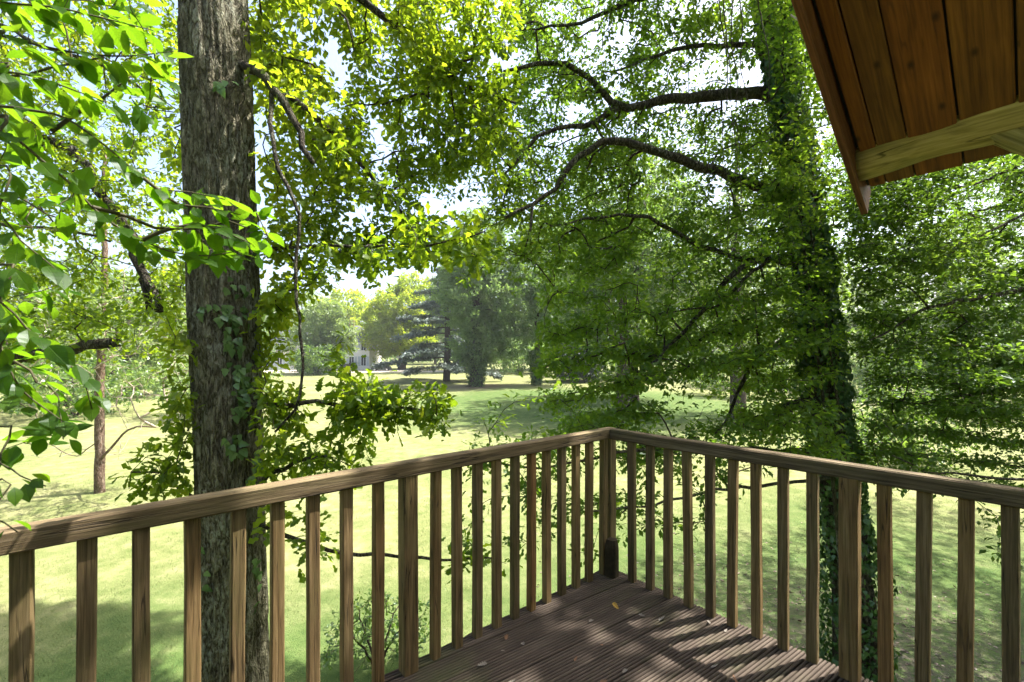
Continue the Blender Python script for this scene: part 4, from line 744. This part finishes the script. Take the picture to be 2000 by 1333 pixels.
far_tree('yew_tree', 'low dark evergreen standing behind the slender tree', 1125, 70, 12, [(0, .3, 4.8, 3.8), (1.5, .6, 3.8, 3.6), (-1, .85, 2.4, 2.2)], 'dark', r0=.4, n=800, per=12, leaf=(.2, .36), spread=.5, seed=14)
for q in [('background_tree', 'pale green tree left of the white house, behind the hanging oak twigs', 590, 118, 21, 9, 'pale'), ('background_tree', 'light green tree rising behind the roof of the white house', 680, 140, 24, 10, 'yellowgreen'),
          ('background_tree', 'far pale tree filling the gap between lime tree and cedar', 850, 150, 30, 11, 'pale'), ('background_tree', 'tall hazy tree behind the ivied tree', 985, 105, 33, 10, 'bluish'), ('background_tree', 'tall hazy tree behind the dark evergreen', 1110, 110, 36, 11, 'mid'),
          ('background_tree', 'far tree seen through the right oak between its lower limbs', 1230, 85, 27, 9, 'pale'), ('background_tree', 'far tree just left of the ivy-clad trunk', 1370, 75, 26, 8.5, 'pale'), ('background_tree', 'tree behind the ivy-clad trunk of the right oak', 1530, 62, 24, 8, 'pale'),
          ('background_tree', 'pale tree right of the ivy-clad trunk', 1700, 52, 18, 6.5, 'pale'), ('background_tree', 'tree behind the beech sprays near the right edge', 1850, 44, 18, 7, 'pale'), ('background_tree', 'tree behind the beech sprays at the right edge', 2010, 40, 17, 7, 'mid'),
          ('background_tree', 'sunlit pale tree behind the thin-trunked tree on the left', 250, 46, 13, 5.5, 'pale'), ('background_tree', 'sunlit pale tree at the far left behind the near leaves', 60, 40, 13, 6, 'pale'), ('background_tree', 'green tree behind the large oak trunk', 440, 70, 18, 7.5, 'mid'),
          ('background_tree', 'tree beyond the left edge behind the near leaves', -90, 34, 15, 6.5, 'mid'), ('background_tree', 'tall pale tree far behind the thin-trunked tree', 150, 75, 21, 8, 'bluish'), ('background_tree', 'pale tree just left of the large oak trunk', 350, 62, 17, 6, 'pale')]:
    nm, lab, px, Y, H, r, m = q; k = px % 97
    far_tree(nm, lab, px, Y, H, [(0, .30, r, H * .24), (-r * .4, .5, r * .75, H * .2), (r * .45, .58, r * .7, H * .2), (0, .78, r * .75, H * .2)], m, r0=.35, n=520, per=9, leaf=(.0046 * Y + .1, .0078 * Y + .14), spread=.006 * Y + .15, seed=200 + k, group='trees around the lawn', thr=.42)

far_tree('shade_tree', 'big tree across the lawn behind the lower left limbs of the right oak', 1235, 44, 24, [(0, .34, 6, 5), (-2.5, .5, 5.5, 5), (2.5, .62, 6, 5), (0, .85, 6, 4)], 'pale', r0=.5, n=900, per=12, leaf=(.24, .42), spread=.45, seed=301)
far_tree('shade_tree', 'nearest big tree on the lawn behind the railing corner foliage', 1215, 34, 20, [(0, .42, 5.5, 4), (-2.5, .55, 6, 4), (2, .65, 6, 4), (0, .86, 5.5, 3)], 'mid', r0=.4, n=1000, per=12, leaf=(.2, .36), spread=.4, seed=305)
far_tree('shade_tree', 'big tree across the lawn just left of the ivy-clad trunk', 1440, 33, 22, [(0, .32, 5.5, 4.5), (-2, .5, 5, 5), (2.5, .6, 5, 5), (0, .82, 5, 4)], 'pale', r0=.45, n=900, per=12, leaf=(.13, .25), spread=.4, seed=302)
far_tree('shade_tree', 'leafy tree half hiding the white house from the lawn', 640, 92, 15, [(0, .42, 5.5, 4), (-3, .55, 4.5, 3.5), (2.6, .6, 3.6, 3), (0, .85, 4, 2.5)], 'pale', r0=.3, n=800, per=13, leaf=(.3, .5), spread=.7, seed=303)
far_tree('background_tree', 'tall grey-green tree rising behind the cedar', 905, 100, 31, [(0, .3, 7, 6), (-2, .5, 7, 6), (2, .65, 7, 6), (0, .86, 6, 5)], 'bluish', r0=.5, n=900, per=13, leaf=(.35, .6), spread=.8, seed=306, thr=.3)
def cedar():
    px, Y, H = 872, 70, 17.5; base = np.array([(px - 1000) / F * Y, Y, gz(Y) - .1]); root = empty('cedar_tree', base); tag(root, 'blue-grey cedar with drooping layered boughs left of the ivied tree', 'tree')
    T = Tree(base, .6, 31, .0); T.limb([base, base + np.array([.2, 0, 6]), base + np.array([.1, 0, 12]), base + np.array([.4, 0, H])], [.6, .5, .35, .1], 0, 'trunk', .02); r = np.random.default_rng(4); pts = []
    for k in range(34):
        h = .10 + .88 * (k / 33) ; R = (1 - h) ** .75 * 10.5 + .8; a = k * 2.4 + r.normal(0, .3); R *= 1.15 if math.cos(a) < 0 else .8
        z0 = h * H; e = base + np.array([math.cos(a) * R, math.sin(a) * R * .8, z0 + (-.10 * R if h < .5 else .02 * R)]); s0 = base + np.array([.15, 0, z0 + .2])
        T.limb([s0, s0 * .5 + e * .5 + np.array([0, 0, .35]), e], .11 * (1 - h) + .04, .02, 'branch', .02)
        m = int(12 + R * 7); u = r.uniform(.25, 1.03, m); lat = np.array([-math.sin(a), math.cos(a), 0]); wdt = R * .24 * np.sin(np.clip(u, 0, 1) * math.pi * .85 + .3)
        pts.append(s0 + (e - s0) * u[:, None] + lat * (r.uniform(-1, 1, m) * wdt)[:, None] + np.array([0, 0, 1]) * (r.normal(0, .12, m) + .3 * np.sin(u * math.pi))[:, None])
    T.grow(np.concatenate(pts)); T.finish(root, .012, .4, M['bark_far'], M['bark_far'], 6, 3)
    crown(root, T, T.leaves(20, .5, (.25, .45), 1.0, .1, 31, .85), 'far', M['cedar'], seed=31)
cedar()

def thin_tree():
    base = np.array([(195 - 1000) / F * 15.6, 15.6, gz(15.6) - .05]); root = empty('pine_sapling', base); tag(root, 'thin reddish-trunked young tree with pale bare lower twigs on the left lawn', 'tree')
    T = Tree(base, .3, 41, .03); L = T.limb
    L([base] + PP([(195, 900, 15.6), (194, 780, 15.6), (200, 650, 15.5), (205, 520, 15.5), (202, 400, 15.5), (205, 300, 15.5)]), .16, .06, 'trunk', .01)
    r = np.random.default_rng(6); tips = [(235, 880, 15), (260, 840, 15), (300, 833, 14.8), (40, 870, 15.5), (120, 885, 15.8), (330, 790, 15), (350, 820, 15.5), (70, 800, 15), (320, 740, 15), (90, 740, 15), (280, 760, 16), (360, 870, 15)]
    L(PP([(196, 900, 15.6), (222, 870, 15.3), (250, 840, 15.1), (285, 833, 15), (305, 835, 14.9)]), .05, .02)
    L(PP([(196, 860, 15.6), (150, 890, 15.8), (120, 880, 15.9), (90, 865, 16), (30, 850, 16)]), .02, .008)
    T.grow(np.concatenate([np.array(PP(tips)), region(40, 370, 660, 900, 14, 17, 110, gaps=False, thr=.35, freq=.5)])); bare = len(T.sprigs)
    T.grow(region(60, 380, 430, 780, 13.6, 17.5, 340, gaps=False, thr=.42, freq=.6)); T.finish(root, .006, .42, M['twig_pale'], M['bark_red'], 10, 4)
    sp = T.sprigs; T.sprigs = sp[bare:]; crown(root, T, T.leaves(12, .24, (.09, .16), .6, .1, 41), 'low', M['pale'], seed=41); T.sprigs = sp
thin_tree()

# ------------------------------------------------------------------ shrubs below the deck and along the lawn
def shrub(name, label, x, y, h, r, n, mat, seed, leaf=(.05, .09), per=9, group=None, cat='shrub', kind='far'):
    base = np.array([x, y, gz(y) - .03]); root = empty(name, base); tag(root, label, cat, group); T = Tree(base, .15 if r < 1.5 else .4, seed, .05)
    g = np.random.default_rng(seed)
    for k in range(5):
        a = k * 1.26 + g.normal(0, .3); T.limb([base, base + np.array([math.cos(a) * r * .25, math.sin(a) * r * .25, h * .45]), base + np.array([math.cos(a) * r * .5, math.sin(a) * r * .5, h * .75])], .012 * (1 + r), .005 * (1 + r), 'stem', .01, attach=(k == -1))
    p = ball(base + np.array([0, 0, h * .5]), (r, r, h * .55), n, .38, 1.1 / r, seed, .3); T.grow(p[p[:, 2] > base[2] + .04]); T.finish(root, .003, .4, M['twig'], M['twig'], 6, 3)
    crown(root, T, T.leaves(per, .12 * max(1, r), leaf, .7, .05, seed), kind, M[mat], 'foliage', seed); return root
shrub('low_shrub', 'low leafy shrub on the grass below the left railing', -2.1, 7.0, 1.1, .95, 130, 'mid', 51, kind='oak_mid')
shrub('low_shrub', 'small shrub at the foot of the large oak', -3.2, 5.6, .8, .6, 70, 'mid', 52, kind='oak_mid')
shrub('low_shrub', 'small bush in shade below the middle of the left railing', -.6, 6.4, .7, .55, 60, 'oak_b', 53, kind='oak_mid')
shrub('hedge_bush', 'pale sunlit bush left of the oak trunk across the lawn', -22.0, 34, 4.5, 4.5, 420, 'pale', 54, (.2, .35), 10)
shrub('hedge_bush', 'rounded pale bush at the far left edge of the lawn', -32.0, 33, 4.8, 5, 420, 'mid', 55, (.2, .35), 10)
shrub('hedge_bush', 'bush seen just right of the oak trunk at the end of the lawn', -38.0, 88, 6.0, 5.5, 350, 'mid', 56, (.35, .6), 10)
shrub('hedge_bush', 'green bush at the right end of the lawn behind the right oak', 24.0, 48, 4.5, 5, 420, 'mid', 57, (.2, .4), 10)
shrub('hedge_bush', 'dark bush behind the beech sprays on the right', 36.0, 42, 4.6, 5, 420, 'bluish', 58, (.2, .4), 10)
shrub('hedge_bush', 'bush between the slender tree and the right oak across the lawn', 13.5, 72, 5.0, 5.5, 420, 'mid', 59, (.3, .5), 10)
shrub('hedge_bush', 'bush closing the view under the hazy trees right of the ivied trunk', 1.5, 92, 7.0, 7, 420, 'bluish', 61, (.4, .7), 10)
shrub('hedge_bush', 'bush closing the view below the dark evergreen', 9.5, 88, 7.0, 7, 420, 'mid', 62, (.4, .7), 10)
shrub('hedge_bush', 'dense bush at the far right end of the lawn behind the railing foliage', 16.5, 20.5, 3.2, 3.4, 420, 'mid', 63, (.12, .22), 12)
shrub('hedge_bush', 'bush in front of the left wing of the white house', -45.0, 100, 4.0, 4, 260, 'pale', 64, (.35, .6), 10)
shrub('flowering_shrub', 'small pink flowering bush in front of the white house', -38.2, 107, 1.7, 1.5, 60, 'mid', 60, (.25, .4), 8)

# ------------------------------------------------------------------ far woodland, drive, house, cars
def woodland():
    r = np.random.default_rng(90); n = 34000; th = r.uniform(-1.25, 1.25, n); R = r.uniform(165, 210, n); x = np.sin(th) * R; y = np.cos(th) * R
    hgt = 13 + 12 * fbm(np.stack([x * .07, y * .07, 0 * x], 1), 6, 2); z = gz(y) + hgt * r.random(n) ** .8 
    m = 16000; t2 = r.uniform(1.35, 2 * math.pi - 1.35, m); R2 = r.uniform(26, 40, m); x2, y2 = np.sin(t2) * R2, np.cos(t2) * R2; x, y, z = np.concatenate([x, x2]), np.concatenate([y, y2]), np.concatenate([z, gz(y2) + 20 * r.random(m)])  # unseen ring of leaf masses behind the camera, added to block sky light
    pos = np.stack([x, y, z], 1); pos = pos[fbm(pos * .18, 8, 2) > .36]; n = len(pos)
    d = nrm(r.normal(size=(n, 3))); nor = nrm(np.array([0, -.4, .8]) + r.normal(0, .5, (n, 3)))
    o = link('woodland', leaf_mesh('woodland', pos, d, nor, r.uniform(1.0, 2.2, n), 'far', vnoise(pos * .08, 3), np.zeros(3), 9), M['bluish'], kind='stuff'); tag(o, 'far belt of hazy trees closing the end of the park, with an unseen ring added behind to block sky light', 'woodland')
woodland()

def boxv(x0, x1, y0, y1, z0, z1):
    V = np.array([(x, y, z) for z in (z0, z1) for y in (y0, y1) for x in (x0, x1)], float)
    return V, np.array([(0, 2, 3, 1), (4, 5, 7, 6), (0, 1, 5, 4), (1, 3, 7, 5), (3, 2, 6, 7), (2, 0, 4, 6)])
def boxes(name, L, mat, parent=None):
    Vs, Fs, o = [], [], 0
    for b in L: V, Q = boxv(*b); Vs.append(V); Fs.append(Q + o); o += 8
    return link(name, mesh_np(name, np.vstack(Vs), [np.vstack(Fs)]), mat, parent)
def build_house():
    g = NT('gravel'); n = g.noise(g.coords('Object'), 4, 5, .7); g.principled(g.mix(n, (.30, .26, .21), (.48, .43, .36)), .95, n, .5, .03, .1)
    V = np.array([(-62, 93, gz(93) + .02), (-14, 97, gz(97) + .02), (-14, 104, gz(104) + .02), (-26, 108.6, gz(108.6) + .02), (-62, 108.6, gz(108.6) + .02)]); link('gravel_drive', mesh_np('gravel_drive', V, [np.array([[0, 1, 2, 3, 4]])]), g.m, kind='structure')
    x0, x1, y0, y1 = -61.0, -34.5, 109.0, 119.0; zb = float(gz(109.0)); Hh = 6.6
    root = empty('white_house', (x0, y0, zb)); tag(root, 'white country house with slate roof glimpsed at the far end of the lawn', 'house')
    wall = plain('white_render', (.72, .69, .64), .85, .2, .06, 2); slate = plain('slate', (.11, .115, .13), .6, .3, .25, 3); frame = plain('white_paint', (.75, .75, .73), .5); 
    gl = NT('window_glass'); gl.principled((.03, .035, .04), .08, spec=.6); shut = plain('grey_shutter', (.42, .45, .47), .6)
    boxes('wall', [(0, x1 - x0, 0, y1 - y0, 0, Hh)], wall, root); boxes('cornice', [(-.25, x1 - x0 + .25, -.25, y1 - y0 + .25, Hh - .35, Hh + .02)], frame, root)
    W, D = x1 - x0, y1 - y0; e = .5; V = np.array([(-e, -e, Hh), (W + e, -e, Hh), (W + e, D + e, Hh), (-e, D + e, Hh), (4, D / 2, Hh + 4.4), (W - 4, D / 2, Hh + 4.4)])
    rf = link('roof', mesh_np('roof', V, [np.array([(0, 1, 5, 4), (2, 3, 4, 5), (0, 3, 2, 1)]), np.array([(1, 2, 5), (3, 0, 4)])]), slate, root)
    for cx in (6, W - 6): boxes('chimney', [(cx - .6, cx + .6, D / 2 - .4, D / 2 + .4, Hh + 2.5, Hh + 5.8)], plain('brick', (.3, .14, .09), .9), rf)
    for c in range(9):
        cx = 1.9 + c * 2.9
        for zz, hh in ((.9, 2.3), (4.6, 2.1)):
            if zz < 1 and c == 4:
                d = boxes('door', [(cx - .8, cx + .8, -.06, .05, .05, 3.0)], shut, root); boxes('handle', [(cx + .5, cx + .6, -.12, -.06, 1.2, 1.35)], slate, d); continue
            f = boxes('window', [(cx - .65, cx - .55, -.07, .02, zz, zz + hh), (cx + .55, cx + .65, -.07, .02, zz, zz + hh), (cx - .55, cx + .55, -.07, .02, zz, zz + .1), (cx - .55, cx + .55, -.07, .02, zz + hh - .1, zz + hh), (cx - .04, cx + .04, -.06, .02, zz + .1, zz + hh - .1)], frame, root)
            boxes('pane', [(cx - .55, cx + .55, -.03, .01, zz + .1, zz + hh - .1)], gl.m, f)
            for sx in (-1, 1): boxes('shutter', [(cx + sx * 1.0 - .3, cx + sx * 1.0 + .3, -.09, -.01, zz, zz + hh)], shut, root)
build_house()
def build_car(px, Y, rz, col, label):
    x = (px - 1000) / F * Y; root = empty('parked_car', (x, Y, gz(Y) + .03)); root.rotation_euler = (0, 0, rz); tag(root, label, 'car', 'cars parked by the white house')
    pt = plain('car_paint_' + label[:5].strip(), col, .25, .6, .05); gl = bpy.data.materials['window_glass']; ty = plain('tyre', (.02, .02, .02), .8); al = plain('alloy', (.5, .5, .52), .3)
    prof = [(-2.1, .35), (-2.15, .75), (-1.95, .95), (-1.0, 1.02), (1.35, 1.05), (2.05, .98), (2.12, .6), (2.1, .35)]; cab = [(-1.05, 1.0), (-.35, 1.46), (1.1, 1.48), (1.8, 1.04)]
    def ext(name, pr, w, mat, wt=None, parent=root):
        n = len(pr); wt = wt or w; V = np.array([(p[0], -(wt if p[1] > 1.2 else w), p[1]) for p in pr] + [(p[0], (wt if p[1] > 1.2 else w), p[1]) for p in pr]); k = np.arange(n); k2 = (k + 1) % n
        return link(name, mesh_np(name, V, [np.stack([k, k2, k2 + n, k + n], 1), np.array([k[::-1], k + n])]), mat, parent)
    b = ext('body', prof, .86, pt); ext('cabin', cab, .80, pt, .62)
    for s_ in (-1, 1):
        q = boxv(-.5, 1.25, s_ * .70 - .03, s_ * .70 + .03, 1.12, 1.40); V, Q = q; V[4:, 0] *= .85; V[:4, 1] += s_ * .07; V[4:, 1] -= s_ * .02; link('side_window', mesh_np('side_window', V, [Q]), gl, root)
        boxes('headlight', [(-2.14, -1.98, s_ * .62 - .14, s_ * .62 + .14, .68, .82)], al, root)
        for wx in (-1.35, 1.35):
            a = np.arange(16) * math.pi / 8; R = .32; V = np.array([(wx + R * math.cos(t), s_ * .88 + o_, .32 + R * math.sin(t)) for o_ in (-.1, .1) for t in a]); k = np.arange(16); k2 = (k + 1) % 16
            w_ = link('wheel', mesh_np('wheel', V, [np.stack([k, k2, k2 + 16, k + 16], 1), np.array([k[::-1], k + 16])]), ty, root)
            V2 = np.array([(wx + .2 * math.cos(t), s_ * (.88 + .105), .32 + .2 * math.sin(t)) for t in a]); link('rim', mesh_np('rim', V2, [np.array([k])]), al, w_)
build_car(655, 104, .15, (.02, .024, .04), 'dark blue car parked before the white house')
build_car(678, 105.5, 1.2, (.025, .025, .028), 'black car beside the blue one by the white house')
build_car(745, 103, .1, (.018, .02, .026), 'dark car under the yellow-green tree')

# ------------------------------------------------------------------ hanging strands and fallen leaves
def hanging():
    root = empty('hanging_vine', P(1410, -60, 5.2)); tag(root, 'thin dark bare vine strands hanging from the oak canopy', 'vine'); b = np.array(root.location); r = np.random.default_rng(15)
    for x0, xs, y1 in ((1405, (1406, 1418, 1420, 1410, 1420), 350), (1412, (1415, 1425, 1428, 1440, 1450), 400), (1425, (1430, 1428, 1440, 1438, 1446), 300), (1470, (1478, 1488, 1500, 1502, 1500), 200), (1440, (1446, 1450, 1447, 1460, 1456), 260)):
        ys = np.linspace(-60, y1, 6); pts = [P(x, y, 5.2 + r.normal(0, .04)) for x, y in zip((x0,) + xs, ys)]; c = catmull(pts, .08) + r.normal(0, .004, (len(catmull(pts, .08)), 3))
        link('strand', tubes([(c - b, np.linspace(.008, .003, len(c)))], 5, 'strand'), M['twig'], root)
    c = catmull([P(1418, 350, 5.2), P(1425, 400, 5.2), P(1420, 470, 5.2), P(1428, 520, 5.25)], .08); link('strand', tubes([(c - b, np.linspace(.004, .002, len(c)))], 5, 'strand'), M['twig'], root)
hanging()
def litter():
    r = np.random.default_rng(66); n = 2600; x = 5.6 + r.normal(0, 3.2, n); y = 6.6 + r.normal(0, 2.6, n); k = (y > 3.8) & (x > .5); x, y = x[k], y[k]; n = len(x)
    zz = gz(y) + (fbm(np.stack([x * .12, y * .12, x * 0], -1), 4, 2) - .5) * .25 * np.clip((np.hypot(x, y) - 6) / 10, 0, 1) + .012
    M['litter'] = leaf_mat('leaf_litter', [(.06, .04, .025), (.13, .095, .065), (.26, .21, .16)], [(.05, .03, .01)] * 3, .15, .02)
    o = link('leaf_litter', leaf_mesh('leaf_litter', np.stack([x, y, zz], 1), r.normal(size=(n, 3)) * [1, 1, .15], np.array([0, 0, 1]) + r.normal(0, .3, (n, 3)), r.uniform(.04, .1, n), 'low', r.random(n), np.zeros(3)), M['litter'], kind='stuff'); tag(o, 'dry brown leaf litter on the bare ground under the right oak', 'leaf litter')
litter()
def fallen():
    lm = {}
    for k, c in {'pale': (.17, .15, .125), 'brown': (.16, .085, .045), 'yellow': (.42, .26, .05)}.items(): lm[k] = plain('dry_leaf_' + k, c, .75, .3, .3, 40)
    V0, Q, T = LEAF['oak_hi']; mes = {}
    for k in lm:
        v = V0.copy(); v[:, 2] = .5 * np.abs(v[:, 0]) + .35 * (v[:, 1] - .5) ** 2 + .15 * v[:, 0] * v[:, 1]; v[:, 1] -= .5; m = mesh_np('fallen_leaf', v, [Q, T]); m.materials.append(lm[k]); mes[k] = m
    for px, py, k, s_, lab in ((941, 1297, 'pale', .055, 'largest pale curled dry leaf near the front left of the deck'), (1203, 1183, 'yellow', .055, 'yellow fallen leaf at the sunlit edge near the deck corner'), (1294, 1207, 'pale', .055, 'broad pale dry leaf beside the stripes of light'), (1254, 1201, 'pale', .04, 'slim upright dry leaf between yellow leaf and broad pale leaf'), (1154, 1212, 'pale', .05, 'pale dry leaf left of the yellow leaf in shade'), (1384, 1214, 'pale', .045, 'pale dry leaf nearest the right balusters'), (1220, 1310, 'pale', .045, 'curled grey leaf at the bottom middle of the deck'), (988, 1243, 'brown', .05, 'crumpled brown leaf beside the left balusters'), (1022, 1257, 'pale', .045, 'thin pale leaf right of the crumpled brown leaf'),
                          (1001, 1330, 'pale', .04, 'pale leaf cut by the bottom edge on the deck'), (1397, 1300, 'pale', .045, 'pale leaf at the lower right of the deck'), (1434, 1325, 'brown', .05, 'orange-brown leaf at the bottom right of the deck'), (1125, 1285, 'brown', .03, 'small brown leaf left of the bright sun patch'), (1180, 1330, 'brown', .04, 'brown leaf at the bottom edge, middle of the deck'), (1175, 1258, 'brown', .02, 'tiny brown speck of leaf in the bright sun patch'), (1418, 1230, 'pale', .03, 'small pale leaf on the mossy board by the right railing'), (983, 1270, 'pale', .025, 'tiny pale leaf at the rim of the left sun patch')):
        Y = 1.49 * F / (py - HZ); o = link('fallen_leaf', mes[k], None); o.location = ((px - 1000) / F * Y, Y, DECK + .004); o.scale = (s_,) * 3; o.rotation_euler = (random.gauss(0, .25), random.gauss(0, .25), random.uniform(0, 6.3))
        tag(o, lab, 'leaf', 'dry leaves scattered on the deck')
fallen()
# cabin wall behind the camera, under the roof
def cabin_wall():
    root = empty('cabin_wall', (0, 0, DECK)); tag(root, 'dark stained plank wall of the cabin under the roof', 'wall'); o0 = np.array([.2, -1.5]); 
    for k in range(22):
        a = o0 - DL * -1.6 + DL * (k * .15); b = a; o = link('wall_plank', timber_mesh('wall_plank', .146, .03, 2.9, 3, .004, .001, k), M['soffit'], root); o.location = (*a, 0); o.rotation_euler = (0, 0, math.atan2(DL[1], DL[0]))
cabin_wall()

# ------------------------------------------------------------------ summer haze over the park
def haze():
    me = bpy.data.meshes.new('haze'); V, Q = boxv(-260, 260, -80, 235, -3, 45); me.from_pydata(V.tolist(), [], Q.tolist()); o = link('haze', me, None, kind='stuff'); tag(o, 'thin summer haze over the park', 'haze')
    m = bpy.data.materials.new('haze_air'); m.use_nodes = True; t = m.node_tree; t.nodes.clear(); v = t.nodes.new('ShaderNodeVolumePrincipled'); v.inputs['Color'].default_value = (.92, .95, 1, 1); v.inputs['Density'].default_value = .00035; v.inputs['Anisotropy'].default_value = .2
    t.links.new(v.outputs[0], t.nodes.new('ShaderNodeOutputMaterial').inputs['Volume']); me.materials.append(m)
haze()
